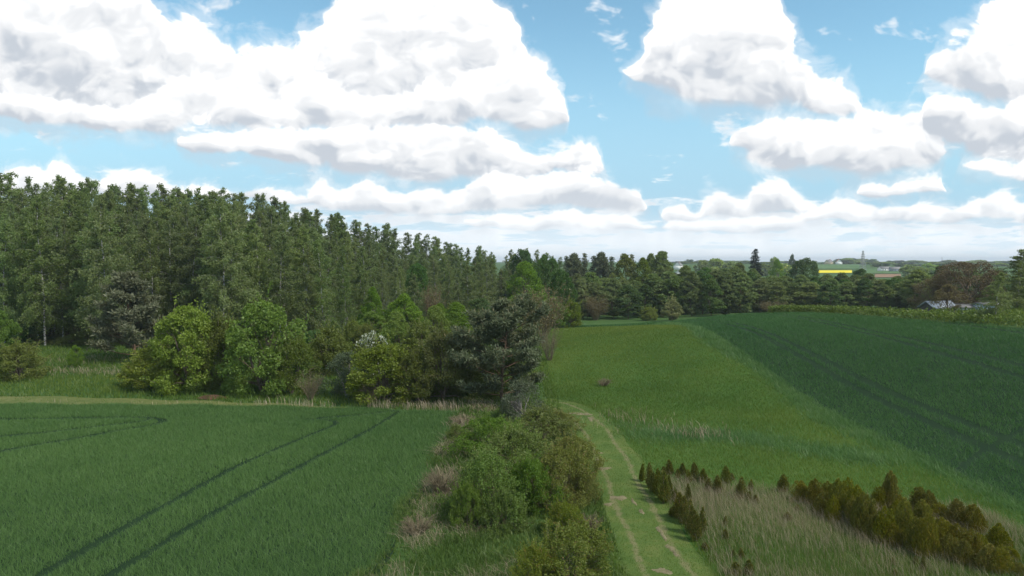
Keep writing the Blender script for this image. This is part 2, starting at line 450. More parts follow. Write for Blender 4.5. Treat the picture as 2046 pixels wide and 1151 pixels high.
def ground_mat(name, stops, scale=.35, bump=.25, bscale=6.0, patch=None):
    m, b, out = new_mat(name)
    co = b.node('ShaderNodeNewGeometry').outputs['Position']
    n1 = b.noise(co, scale, 6, .62); n2 = b.noise(co, bscale, 5, .7)
    f = b.mad(b.sub(n2, .5), .55, n1)
    col = b.ramp(f, stops)
    if patch:
        (pc, ps, lo, hi) = patch
        col = b.mix(b.smooth(b.noise(co, ps, 5, .6), lo, hi), col, pc)
    p = b.node('ShaderNodeBsdfPrincipled'); b.put(p.inputs['Base Color'], col); p.inputs['Roughness'].default_value = .95
    p.inputs['Specular IOR Level'].default_value = .1
    bp = b.node('ShaderNodeBump'); b.put(bp.inputs['Height'], n2); bp.inputs['Strength'].default_value = .7; bp.inputs['Distance'].default_value = bump
    b.t.links.new(bp.outputs[0], p.inputs['Normal']); b.t.links.new(p.outputs[0], out.inputs[0])
    return m
def plain_mat(name, c, rough=.8, metal=0.0, var=.15, scale=3.0):
    m, b, out = new_mat(name)
    co = b.node('ShaderNodeTexCoord').outputs['Object']
    n = b.noise(co, scale, 4, .6)
    col = b.mix(b.lin(n, .3, .7), tuple(x * (1 - var) for x in c), tuple(min(1, x * (1 + var)) for x in c))
    p = b.node('ShaderNodeBsdfPrincipled'); b.put(p.inputs['Base Color'], col)
    p.inputs['Roughness'].default_value = rough; p.inputs['Metallic'].default_value = metal
    b.t.links.new(p.outputs[0], out.inputs[0])
    return m

M = {}
M['ground'] = ground_mat('ground_grass', [(.25, (.035, .075, .018)), (.5, (.05, .10, .025)), (.75, (.075, .12, .034))], .06, .1, 4.0)
M['forest_floor'] = ground_mat('forest_floor', [(.3, (.02, .022, .01)), (.6, (.04, .045, .02)), (.8, (.075, .06, .035))], .4, .1, 5.0)
M['meadow'] = ground_mat('meadow_grass', [(.28, (.036, .085, .016)), (.5, (.052, .112, .020)), (.72, (.085, .130, .026))], .10, .12, 5.0)
M['crop_soil'] = ground_mat('crop_soil', [(.3, (.010, .026, .010)), (.7, (.017, .038, .014))], .5, .05, 9.0)
M['track_plain'] = ground_mat('track_grass', [(.28, (.055, .090, .022)), (.5, (.085, .115, .030)), (.75, (.13, .135, .045))], .6, .05, 8.0)
M['mown'] = ground_mat('mown_strip', [(.28, (.07, .10, .025)), (.5, (.11, .13, .04)), (.75, (.16, .16, .065))], .5, .05, 8.0)
M['bare'] = ground_mat('bare_earth', [(.3, (.12, .105, .055)), (.6, (.20, .175, .10)), (.8, (.27, .24, .15))], 2.0, .04, 14.0)
M['red_earth'] = ground_mat('red_earth', [(.3, (.06, .035, .022)), (.6, (.10, .06, .035)), (.8, (.15, .09, .055))], 1.5, .06, 9.0)
M['rough'] = leaf_mat('rough_grass', (.066, .118, .026), (.130, .180, .050), transl=.38, vary=0)
M['wheat'] = leaf_mat('wheat_blades', (.086, .158, .044), (.145, .230, .068), transl=.4, vary=0, gloss=.02)
M['wheat_r'] = leaf_mat('wheat_blades_blue', (.052, .114, .042), (.096, .176, .062), transl=.38, vary=0, gloss=.02)
M['grass'] = leaf_mat('grass_blades', (.060, .134, .020), (.130, .196, .032), transl=.4, vary=0)
M['lush'] = leaf_mat('lush_grass', (.068, .150, .044), (.130, .215, .080), transl=.38, vary=0, gloss=.03)
M['dry'] = leaf_mat('dry_grass', (.22, .18, .11), (.42, .36, .24), transl=.3, vary=0, gloss=0)
M['reed'] = leaf_mat('dry_reed', (.34, .28, .20), (.52, .45, .34), transl=.3, vary=0, gloss=0)
M['birch_leaf'] = leaf_mat('birch_leaf', (.130, .182, .056), (.205, .256, .088), transl=.5, vary=.22)
M['birch_bark'] = bark_mat('birch_bark', (.38, .37, .34), (.05, .045, .04), bands=True)
M['bark'] = bark_mat('bark', (.10, .075, .05), (.20, .16, .12))
M['grey_bark'] = bark_mat('grey_bark', (.16, .14, .12), (.30, .27, .24))
M['pine_bark'] = bark_mat('pine_bark', (.09, .06, .04), (.17, .11, .07))

def track_mat():
    """short grass, worn to yellowish earth along the two wheel ruts"""
    m, b, out = new_mat('track_grass')
    co = b.node('ShaderNodeNewGeometry').outputs['Position']
    rut = b.node('ShaderNodeAttribute', attribute_name='var').outputs['Fac']
    n1 = b.noise(co, .6, 6, .62); n2 = b.noise(co, 8.0, 5, .7); n3 = b.noise(co, 1.6, 5, .65)
    col = b.ramp(b.mad(b.sub(n2, .5), .55, n1), [(.28, (.052, .095, .020)), (.5, (.078, .122, .028)), (.75, (.125, .145, .042))])
    wear = b.mul(b.smooth(b.mad(rut, .40, n3), .64, .92), .8)
    col = b.mix(wear, col, b.mix(n2, (.125, .130, .05), (.20, .175, .095)))
    p = b.node('ShaderNodeBsdfPrincipled'); b.put(p.inputs['Base Color'], col); p.inputs['Roughness'].default_value = .95
    p.inputs['Specular IOR Level'].default_value = .1
    bp = b.node('ShaderNodeBump'); b.put(bp.inputs['Height'], n2); bp.inputs['Strength'].default_value = .7; bp.inputs['Distance'].default_value = .05
    b.t.links.new(bp.outputs[0], p.inputs['Normal']); b.t.links.new(p.outputs[0], out.inputs[0])
    return m
M['track'] = track_mat()

# ------------------------------------------------------------------ the setting
def sheet(name, X, Y, mat, dz, smooth=True, parent=None, var=None):
    X = np.asarray(X, float); Y = np.asarray(Y, float)
    Z = H(X, Y) + dz
    ny, nx = X.shape
    v = np.stack([X, Y, Z], -1).reshape(-1, 3)
    i = np.arange(ny - 1)[:, None] * nx + np.arange(nx - 1)[None, :]
    f = np.stack([i, i + 1, i + nx + 1, i + nx], -1).reshape(-1, 4)
    return obj(name, mesh(name, v, f, mat, None if var is None else np.asarray(var).ravel(), smooth), parent)
def stretch(lo, hi, near, n):
    """coordinates dense around 0..near, then growing"""
    a = np.linspace(-near, near, n)
    g = near * np.geomspace(1, max(hi, -lo) / near, 60)[1:]
    c = np.concatenate([-g[::-1], a, g])
    return c[(c >= lo) & (c <= hi)]
gx = stretch(-7000, 7000, 130, 161)
gy = np.concatenate([np.linspace(-40, 215, 171), 215 + 1.3 * np.geomspace(1, 7000, 110)])
GX, GY = np.meshgrid(gx, gy)
tag(sheet('ground', GX, GY, M['ground'], 0.0), kind='structure')

def uvgrid(nu, nv): return np.meshgrid(np.linspace(0, 1, nu), np.linspace(0, 1, nv))
LB = lambda y: -5.3 + (y - 27) * .057 + .25 * np.sin(y * .7)            # right edge of the left crop
FE = lambda x: np.interp(x, [-80, -42, -20, -8, -3], [58.5, 58.2, 57.6, 56.2, 54.8]) + .22 * np.sin(x * .9)
U, V = uvgrid(120, 120)
Yl = 6 + V * (FE(-40) - 6); Xl = -78 + U * (LB(Yl) + 78); Yl = 6 + V * (FE(Xl) - 6)
tag(sheet('crop_field_left', Xl, Yl, M['crop_soil'], .03), kind='structure')
# mown strip behind it
U, V = uvgrid(80, 14)
Xm = -78 + U * (78 - 13); Wm = np.interp(Xm, [-78, -42, -30, -13], [5.0, 3.4, 2.2, .4]); Ym = FE(Xm) + .15 + V * Wm
tag(sheet('mown_strip', Xm, Ym, M['mown'], .03), kind='structure')
# forest floor
U, V = uvgrid(90, 60)
Xf = -200 + U * (201 + 1.5 * np.sin(V * 40)); Yf = (73 + 24 * sstep(-Xf, 8, 40) + 3 * np.sin(Xf * .3)) + V * 190
tag(sheet('forest_floor', Xf, Yf, M['forest_floor'], .03), kind='structure')
# meadow between the track and the right crop
U, V = uvgrid(70, 130)
Ymd = 4 + V * 112; Xmd = 4.0 + U * (25.0 - 4.0) + 0 * Ymd
tag(sheet('meadow', Xmd, Ymd, M['meadow'], .025), kind='structure')
# right crop: straight edge at x = 25, wraps round the crest
U, V = uvgrid(130, 130)
Yr = 4 + V * 132
RF = lambda x: np.interp(x, [25, 32, 40, 48, 52, 56, 66, 80], [126, 124, 119, 112, 98, 76, 64, 52])
Xr = 25.0 + U * 60.0; Yr = 4 + V * (RF(Xr) - 4)
tag(sheet('crop_field_right', Xr, Yr, M['crop_soil'], .03), kind='structure')
U, V = uvgrid(40, 20)
tag(sheet('crop_field_far', 7.5 + U * 17.4, 111 + 4 * np.sin(U * 3) + V * 18, M['crop_soil'], .05), kind='structure')
# grass track
TRC = np.array([(6.3, 8), (6.1, 20), (5.95, 28), (6.0, 35), (6.1, 42), (5.95, 49), (5.3, 54.5), (4.0, 58), (2.2, 60)])
def poly_at(P, n):
    s = np.concatenate([[0], np.cumsum(np.linalg.norm(np.diff(P, axis=0), axis=1))])
    t = np.linspace(0, s[-1], n)
    k = np.stack([np.interp(t, s, P[:, 0]), np.interp(t, s, P[:, 1])], 1)
    for _ in range(4):
        k[1:-1] = .25 * k[:-2] + .5 * k[1:-1] + .25 * k[2:]
    return k
tk = poly_at(TRC, 120); tn = np.gradient(tk, axis=0); tn = unit(np.stack([tn[:, 1], -tn[:, 0]], 1))
off = np.linspace(-1.75, 1.75, 29)
wid = 1 + .08 * np.sin(np.arange(120) * .35)
TX = tk[:, 0:1] + tn[:, 0:1] * off[None] * wid[:, None]; TY = tk[:, 1:2] + tn[:, 1:2] * off[None] * wid[:, None]
rutv = np.exp(-((np.abs(off) - .85) / .20) ** 2)[None, :] * np.ones((120, 1))
track = tag(sheet('grass_track', TX, TY, M['track'], .032, var=rutv), kind='structure')
# bare earth patches in its wheel ruts
def blob(name, px, py, wx, wy, mat, parent, dz=.036, hump=.03, r=rng):
    """ragged patch of bare earth lying on the terrain"""
    x, y, z = hit(px, py); n = 40
    a = np.linspace(0, 2 * np.pi, n, endpoint=False)
    ph = r.uniform(0, 6, 4)
    rad = 1 + .22 * np.sin(2 * a + ph[0]) + .16 * np.sin(3 * a + ph[1]) + .12 * np.sin(5 * a + ph[2]) + r.normal(size=n) * .10
    rings = []
    for k, q_ in enumerate((1.0, .7, .35)):
        X = x + np.cos(a) * rad * wx * q_; Y = y + np.sin(a) * rad * wy * q_
        rings.append(np.stack([X, Y, H(X, Y) + dz + hump * (k / 2.0)], 1))
    v = np.concatenate(rings + [np.array([[x, y, z + dz + hump * 1.1]])])
    i = np.arange(n); j = (i + 1) % n
    f4 = np.concatenate([np.stack([i + n * k, j + n * k, j + n * k + n, i + n * k + n], 1) for k in range(2)])
    f3 = np.stack([i + 2 * n, j + 2 * n, np.full(n, 3 * n)], 1)
    return obj(name, mesh(name, v, [f3, f4], mat, None, True), parent)
for (px_, py_, a_, b_) in [(1197, 906, .28, .16), (1199, 921, .32, .2), (1204, 938, .40, .34), (1236, 997, .38, .40), (1216, 1010, .18, .28), (1266, 1005, .10, .42),
                           (1282, 1026, .09, .4), (1318, 1062, .12, .42), (1327, 1078, .11, .34), (1340, 1098, .16, .36), (1350, 1112, .12, .26), (1324, 1147, .34, .26),
                           (1168, 829, .5, .4), (1150, 827, .5, .25), (1180, 838, .22, .6)]:
    blob('bare_patch', px_, py_, a_, b_, M['bare'], track)

# ------------------------------------------------------------------ blades of crop and grass (masses nobody could count)
def dist_poly(P, L):
    d = np.full(len(P), 1e9)
    for a, b in zip(L[:-1], L[1:]):
        ab = b - a; t = np.clip(((P - a) @ ab) / (ab @ ab), 0, 1)
        d = np.minimum(d, np.linalg.norm(P - (a + t[:, None] * ab), axis=1))
    return d
def pix_line(pts, n=40):
    return poly_at(np.array([hit(*p)[:2] for p in pts]), n)
def vnoise(x, y, s, seed=0):
    r = np.random.default_rng(seed); z = 0
    for k in range(5):
        a = r.uniform(0, 6.28); p = r.uniform(0, 6.28, 2); f_ = s * 1.7 ** k
        z = z + np.sin((x * math.cos(a) + y * math.sin(a)) * f_ + p[0] + 1.3 * np.sin((y * math.cos(a) - x * math.sin(a)) * f_ * .7 + p[1])) * .62 ** k
    return z / 2.2
def in_view(x, y, m=1.08):
    return (np.abs(x) < y * .731 * m + 2.0)
def scatter(n, x0, x1, y0, y1, r, fall=1.0):
    """points over a rectangle, thinning with distance from the viewer"""
    x = r.uniform(x0, x1, n); y = y0 + (y1 - y0) * r.uniform(0, 1, n) ** fall
    return x, y
TR_L = [pix_line(p) for p in (
    [(60, 1168), (90, 1151), (300, 1030), (480, 931), (600, 880), (660, 856), (686, 849), (676, 842), (600, 840)],
    [(200, 1168), (230, 1151), (420, 1035), (560, 958), (660, 902), (740, 862), (795, 826)],
    [(-60, 918), (0, 905), (170, 876), (270, 857), (325, 850), (338, 842), (300, 836), (150, 838), (-50, 842)],
    [(-60, 880), (100, 866), (220, 852), (275, 846), (300, 840)], [(640, 838), (720, 832), (800, 822), (880, 820)])]
r = np.random.default_rng(11)
acc = Acc()
n = 500000
y = 24.5 + (59 - 24.5) * r.uniform(0, 1, n) ** 1.15; x = r.uniform(-48, -3, n)
k = in_view(x, y) & (x < LB(y) - .1) & (y < FE(x) - .05)
x, y = x[k], y[k]; P = np.stack([x, y], 1)
dm = np.full(len(P), 1e9)
for i_, L in enumerate(TR_L):
    dm = np.minimum(dm, dist_poly(P, L) + (0 if i_ < 2 else -.12))
k = (dm > .23 + .08 * vnoise(x, y, 1.2, 3)) | (r.uniform(0, 1, len(x)) < .10); x, y, dm = x[k], y[k], dm[k]
f_ = np.clip(y / 35, .8, 1.6)
hh = .26 * np.where(dm < .23, .5, 1) * (1 + .10 * vnoise(x, y, .35, 1)) * (1 + .1 * vnoise(x, y, 1.6, 2)) * np.where(dm < .45, .8, 1)
va = np.clip(.47 + .12 * vnoise(x * .98 - y * .2, y * 0, 1.6, 77) + .28 * vnoise(x, y, .10, 5) + .14 * vnoise(x, y, .9, 8) + r.uniform(-.28, .28, len(x)), 0, 1)
near = y < 36
B = np.stack([x, y, H(x, y) + .03], 1)
blades(acc, B[near], hh[near] * .9, .019 * f_[near], r, .75, (-.10, .05), va[near], False)
blades(acc, B[~near], hh[~near] * .9, .023 * f_[~near], r, .7, (-.10, .05), va[~near], False)
tag(obj('wheat', acc.mesh('wheat', M['wheat'])), 'young green wheat covering the left field with wheel tracks running through', 'wheat', kind='stuff')

TR_R = [np.array([(xx + .35 * math.sin(t * .05 + xx), t) for t in np.arange(8, 130, 2.0)]) for xx in (29.6, 31.6, 41.2, 43.2, 53.3, 55.3)]
TR_R.append(pix_line([(1900, 955), (1960, 905), (2046, 860)]))
r = np.random.default_rng(12)
acc = Acc()
n = 430000
y = 30 + (128 - 30) * r.uniform(0, 1, n) ** 1.35; x = 25 + 60 * r.uniform(0, 1, n)
k = in_view(x, y) & (y < RF(x) - .2) & (x > 25.05 + .12 * vnoise(y, y * 0, .8, 4))
x, y = x[k], y[k]; P = np.stack([x, y], 1)
dm = np.full(len(P), 1e9)
for i_, L in enumerate(TR_R): dm = np.minimum(dm, dist_poly(P, L) + (.18 if i_ == 6 else 0))
k = (dm > .40 + .07 * vnoise(x, y, 1.2, 3)) | (r.uniform(0, 1, len(x)) < .04); x, y, dm = x[k], y[k], dm[k]
f_ = np.clip(y / 40, .9, 2.4)
hh = .32 * (1 + .10 * vnoise(x, y, .30, 1)) * (1 + .1 * vnoise(x, y, 1.4, 2))
va = np.clip(.42 + .10 * vnoise(x, y * 0, 1.3, 78) + .24 * vnoise(x, y, .08, 15) + .10 * vnoise(x, y, .8, 8) + r.uniform(-.28, .28, len(x)), 0, 1)
B = np.stack([x, y, H(x, y) + .03], 1)
blades(acc, B, hh * .8, .025 * f_, r, .75, (-.10, .05), va, False)
n = 20000
x = r.uniform(8, 25.2, n); y = r.uniform(112, 129, n); k = y > 115 + 4 * np.sin(x * .18) * .5; x, y = x[k], y[k]
blades(acc, np.stack([x, y, H(x, y) + .05], 1), .4, .11, r, .4, (-.1, .05), None, False)
tag(obj('wheat', acc.mesh('wheat', M['wheat_r'])), 'bluish green wheat covering the rounded hill on the right', 'wheat', kind='stuff')

# meadow grass: short on the mound, lush along the crop edge and in the damp hollow
def track_d(x, y): return dist_poly(np.stack([x, y], 1), tk)
r = np.random.default_rng(13)
acc = Acc(); acl = Acc()
n = 270000
y = 25 + (114 - 25) * r.uniform(0, 1, n) ** 1.4; x = 3 + 22.3 * r.uniform(0, 1, n)
k = in_view(x, y); x, y = x[k], y[k]
td = track_d(x, y)
hol = np.exp(-((y - (50.5 - .42 * (x - 6) + .8 * np.sin(x * .5))) / 2.0) ** 2) * sstep(x, 6.5, 9)      # damp hollow running to the crop edge
edge = sstep(x, 22.6 + .8 * np.sin(y * .21), 25.0)
lush = np.clip(np.maximum(hol * (.75 + .5 * vnoise(x, y, .5, 6)), edge), 0, 1)
f_ = np.clip(y / 40, .85, 2.2)
short = sstep(y, 60, 75) * .45
hh = (.20 - .10 * short) * (1 + .25 * vnoise(x, y, .5, 1)) * np.where(td < 1.7, .30, 1) 
va = np.clip(.46 + .38 * vnoise(x, y, .12, 5) + .16 * vnoise(x, y, .7, 9) + .25 * short + r.uniform(-.22, .22, len(x)), 0, 1)
B = np.stack([x, y, H(x, y) + .025], 1)
isl = r.uniform(0, 1, len(x)) < lush * 1.3
k = ~isl & ((td > 1.7) | (r.uniform(0, 1, len(x)) < .85)) & (~((td < 1.0) & (td > .7)) | (r.uniform(0, 1, len(x)) < .6))
blades(acc, B[k], np.maximum(hh[k], .05), .022 * f_[k], r, .75, (-.12, .05), va[k], False)
k = isl
blades(acl, B[k], .33 * (1 + .45 * vnoise(x[k], y[k], 1.1, 12)), .030 * f_[k], r, .8, (-.2, .08), np.clip(.5 + .3 * vnoise(x[k], y[k], .9, 31) + r.uniform(-.3, .3, k.sum()), 0, 1), False)
# grass under the nursery rows, beside the hedge, along the mown strip and the wood's edge
n = 105000
x = r.uniform(-74, 4, n); y = r.uniform(56, 104, n); k = in_view(x, y) & (y > FE(x) + .1) & ((y > FE(x) + np.interp(x, [-42, -30, -13, 4], [3.4, 2.2, .4, 0])) | (r.uniform(0, 1, n) < .35))
x, y = x[k], y[k]; mw = y < FE(x) + np.interp(x, [-42, -30, -13, 4], [3.4, 2.2, .4, 0])
blades(acc, np.stack([x, y, H(x, y) + .02], 1), np.where(mw, .08, .36) * (1 + .3 * vnoise(x, y, .6, 3)), .075, r, .5, (-.1, .05), np.clip(.4 + .3 * vnoise(x, y, .3, 7) + r.uniform(-.3, .3, len(x)), 0, 1), False)
tag(obj('meadow_grass', acc.mesh('meadow_grass', M['grass'])), 'short green grass over the rounded meadow and the track verges', 'grass', kind='stuff')
tag(obj('lush_grass', acl.mesh('lush_grass', M['lush'])), 'tall lush grass along the crop edge and the damp hollow', 'grass', kind='stuff')

# ------------------------------------------------------------------ plants
M['leaf_bright'] = leaf_mat('leaf_bright', (.108, .188, .022), (.185, .266, .042), transl=.42, vary=.14)
M['leaf_yellow'] = leaf_mat('leaf_yellow_green', (.125, .165, .024), (.200, .235, .042), transl=.42, vary=.14)
M['leaf_olive'] = leaf_mat('leaf_olive', (.098, .130, .026), (.155, .185, .042), transl=.42, vary=.15)
M['leaf_dark'] = leaf_mat('leaf_dark', (.064, .122, .032), (.104, .170, .046), transl=.42, vary=.16)
M['leaf_alder'] = leaf_mat('leaf_alder', (.124, .172, .056), (.188, .236, .084), transl=.42, vary=.18)
M['leaf_grey'] = leaf_mat('leaf_grey_green', (.075, .105, .055), (.125, .155, .090), transl=.35, vary=.12)
M['leaf_elder'] = leaf_mat('leaf_elder', (.095, .165, .026), (.172, .245, .044), c3=(.15, .22, .045), transl=.38, vary=.1)
M['leaf_hazel'] = leaf_mat('leaf_hazel', (.118, .150, .022), (.200, .228, .038), c3=(.22, .15, .04), transl=.4, vary=.1)
M['leaf_brown'] = leaf_mat('leaf_brown', (.115, .088, .042), (.180, .140, .068), transl=.3, vary=.15)
M['blossom'] = leaf_mat('hawthorn_blossom', (.10, .13, .06), (.75, .76, .66), transl=.3, vary=.05)
M['needle'] = leaf_mat('pine_needles', (.085, .110, .055), (.165, .185, .100), transl=.25, vary=.1)
M['needle_dull'] = leaf_mat('dull_needles', (.090, .100, .055), (.165, .165, .095), transl=.25, vary=.1)
M['candle'] = leaf_mat('pine_candles', (.22, .19, .11), (.34, .30, .18), transl=.2, vary=.05)
M['spruce'] = leaf_mat('spruce_needles', (.022, .032, .026), (.036, .048, .036), transl=.1, vary=.1)
M['thuja'] = leaf_mat('thuja_scales', (.120, .128, .016), (.215, .208, .028), c3=(.25, .19, .03), transl=.3, vary=.18)
M['thuja_dark'] = leaf_mat('thuja_dark_scales', (.088, .106, .018), (.165, .172, .028), c3=(.21, .16, .03), transl=.3, vary=.18)
M['twig'] = bark_mat('twigs', (.12, .10, .06), (.23, .19, .12))
M['pale_flower'] = leaf_mat('pale_blossom_leaf', (.17, .19, .075), (.30, .31, .15), transl=.4, vary=0)
M['currant'] = leaf_mat('currant_leaf', (.090, .140, .028), (.150, .205, .048), transl=.4, vary=0)
M['leaf_far'] = leaf_mat('leaf_far_sunlit', (.17, .24, .055), (.27, .34, .085), transl=.4, vary=.25)  # sunshine on the far trees is put into this lighter leaf colour

def wander(r, p0, d0, length, n, curve=(0, 0, 0), jit=.12):
    """a bending branch: n+1 points"""
    pts = [np.asarray(p0, float)]; d = unit(np.asarray(d0, float))
    for i in range(n):
        d = unit(d + np.asarray(curve) / n + r.normal(size=3) * jit)
        pts.append(pts[-1] + d * length / n)
    return np.array(pts)
def along(P, t):
    s = np.linspace(0, 1, len(P))
    return np.stack([np.interp(t, s, P[:, i]) for i in range(3)], 1)

def birch(seed, h=20.0, rad=2.5, base=.22, leafn=19000):
    r = np.random.default_rng(seed)
    tr, cr = Acc(), Acc()
    lean = r.normal(size=2) * .025 + np.array([-.02, 0])
    t = np.linspace(0, 1, 14)
    wob = np.cumsum(r.normal(size=(14, 2)) * .10, 0)
    T = np.stack([lean[0] * h * t ** 1.6 + wob[:, 0] * t, lean[1] * h * t + wob[:, 1] * t, h * t * .985], 1)
    tube(tr, T, .125 * (1 - t) ** .8 + .012, 6)
    nb = 120
    cs = []
    for i in range(nb):
        tt = base + (1 - base) * (i + r.uniform(0, 1)) / nb
        p = along(T, [tt])[0]
        zz = (tt - base) / (1 - base)
        prof = (min(1, .55 + zz * 1.9)) * (1 - zz) ** .62 * 1.18 * (.35 + .75 * r.uniform())
        L = rad * prof + .15
        a = r.uniform(0, 2 * np.pi)
        up = .40 + .75 * zz
        B = wander(r, p, (np.cos(a) - .15, np.sin(a), up), L, 5, (-.15, 0, -1.2 * (1 - .6 * zz)), .12)
        tube(tr, B, np.linspace(.024, .005, len(B)), 3)
        # hanging strands of small leaves
        ns = max(1, int(leafn / nb / 8 * (.10 + 1.55 * prof)))
        q = r.uniform(.10, 1, ns) ** .75
        p0 = along(B, q) + r.normal(size=(ns, 3)) * np.array([.22, .22, .16]) * (1.15 - .70 * zz)
        ls = (.35 + r.exponential(.55, ns) * (.4 + .6 * q)) * (1.15 - .85 * zz)
        k = (np.arange(8) + .5) / 8
        c = p0[:, None, :] + np.array([-.12, 0, -1.0])[None, None, :] * (ls[:, None] * k[None, :])[:, :, None] + r.normal(size=(ns, 8, 3)) * .085
        cs.append(c.reshape(-1, 3))
    c = np.concatenate(cs)
    leaves(cr, c, .25, .14, r, np.array([-.15, 0, -.9]), .8)
    return [('trunk', tr.mesh('birch_trunk', M['birch_bark'])), ('crown', cr.mesh('birch_crown', M['birch_leaf']))]

PROF = {
 'round': lambda z: np.sqrt(np.clip(1 - (2 * z - 1) ** 2, 0, 1)) ** .8,
 'dome': lambda z: np.clip(1 - z ** 2.2, 0, 1) ** .55 * np.clip(.75 + z * 1.2, 0, 1),
 'ovate': lambda z: np.clip(np.sin(np.pi * np.clip(z, 0, 1) ** .75), 0, 1) ** .75,
 'cone': lambda z: np.clip(1 - z, 0, 1) ** .8 * np.clip(.5 + z * 4, 0, 1),
 'column': lambda z: np.clip(1 - z ** 3, 0, 1) ** .7 * np.clip(.6 + z * 2.5, 0, 1),
 'flame': lambda z: np.clip(np.sin(np.pi * np.clip(z, 0, 1) ** .55), 0, 1) ** .85,
 'spread': lambda z: np.clip(.25 + z * 1.1, 0, 1) * np.clip(1 - z ** 4, 0, 1) ** .6,
}
def broad(seed, h, rx, leaf, bark, shape='round', base=.15, nclump=90, per=80, cl=.26, ln=.24, wd=.19, stems=1, axis=(0, 0, -.1), flat=.75, inner=.45, twigs=0, extra=None, bark_r=.13, lob=.2, thin=1.0, shoots=0):
    """broad-leaved tree or shrub: stems, limbs reaching to leaf clumps spread through the crown"""
    r = np.random.default_rng(seed)
    tr, cr = Acc(), Acc()
    z = r.uniform(0, 1, nclump) ** .85
    th = r.uniform(0, 2 * np.pi, nclump)
    ph = r.uniform(0, 6.28, 3)
    lobes = 1 + lob * np.sin(2 * th + ph[0] + 3 * z) + lob * .8 * np.sin(3 * th + ph[1] - 5 * z) + r.normal(size=nclump) * .08
    rad = PROF[shape](z) * rx * lobes * (inner + (1 - inner) * r.uniform(0, 1, nclump) ** .4)
    zc = h * (base + (1 - base) * z * .95)
    C = np.stack([np.cos(th) * rad, np.sin(th) * rad, zc], 1)
    crad = cl * rx * r.uniform(.6, 1.25, nclump)
    for s_ in range(stems):
        a = r.uniform(0, 2 * np.pi); sp = 0 if stems == 1 else .35
        T = wander(r, (np.cos(a) * .1 * sp, np.sin(a) * .1 * sp, -.1), (np.cos(a) * sp, np.sin(a) * sp, 1), h * .75, 7, (0, 0, .2), .08)
        tube(tr, T, np.linspace(bark_r, bark_r * .2, len(T)), 6)
        for i in r.permutation(nclump)[:max(6, 22 // stems)]:
            t0 = np.clip((C[i, 2] / h - .25) * .9, .12, .9)
            p = along(T, [t0])[0]; e = C[i]
            mid = (p + e) / 2 + np.array([0, 0, .12 * np.linalg.norm(e - p)]) + r.normal(size=3) * .1
            tube(tr, np.array([p, (p + mid) / 2 + r.normal(size=3) * .05, mid, (mid + e) / 2, e]), np.linspace(bark_r * .42, bark_r * .09, 5), 4)
    n = (per * (crad / crad.mean()) ** 1.5 * r.uniform(.7, 1.3, nclump) * thin).astype(int) + 3
    idx = np.repeat(np.arange(nclump), n)
    d = unit(r.normal(size=(len(idx), 3)) + np.array([0, 0, .25]))
    out = unit(C[idx] - np.array([0, 0, h * .45]))
    d = unit(d + .5 * out)
    pos = C[idx] + d * (crad[idx] * r.uniform(.35, 1.05, len(idx)) ** .6)[:, None] * np.array([1, 1, flat])
    pos[:, 2] = np.maximum(pos[:, 2], .04)
    tone = np.clip(r.uniform(.1, .9, nclump)[idx] * .4 + r.uniform(0, 1, len(idx)) * .6, 0, 1)
    leaves(cr, pos, ln, wd, r, np.asarray(axis) + 0 * pos + .35 * d, .9, tone)
    if twigs:
        k = r.permutation(len(pos))[:twigs]
        for i in k:
            e = pos[i]; b0 = C[idx[i]] * np.array([.75, .75, .85])
            tube(tr, wander(r, b0, e - b0, np.linalg.norm(e - b0) * 1.15, 3, (0, 0, .15), .1), np.array([.022, .016, .011, .006]) * (bark_r / .1), 3)
    for i in (r.permutation(nclump)[:shoots] if shoots else ()):            # long shoots that break the outline
        o_ = unit(C[i] - np.array([0, 0, h * .4])); Ls = h * r.uniform(.12, .30)
        Q = wander(r, C[i], o_ * .7 + np.array([0, 0, .8]) + r.normal(size=3) * .25, Ls + crad[i] * .8, 4, (0, 0, -.15), .12)
        tube(tr, Q, np.linspace(bark_r * .14, bark_r * .05, 5), 3)
        m_ = 26
        leaves(cr, along(Q, r.uniform(.25, 1, m_)) + r.normal(size=(m_, 3)) * ln * .45, ln, wd, r, unit(Q[-1] - Q[0]) * .6, .9, np.clip(r.uniform(.3, 1, m_), 0, 1))
    parts = [('trunk', tr.mesh('trunk', bark)), ('crown', cr.mesh('crown', leaf))]
    if extra:
        nm, mt, cnt, l2, w2, up = extra
        ex = Acc(); k = r.permutation(len(pos))[:cnt]
        hi = pos[k]; leaves(ex, hi + d[k] * .06, l2, w2, r, np.array(up), .6)
        parts.append((nm, ex.mesh(nm, mt)))
    return parts

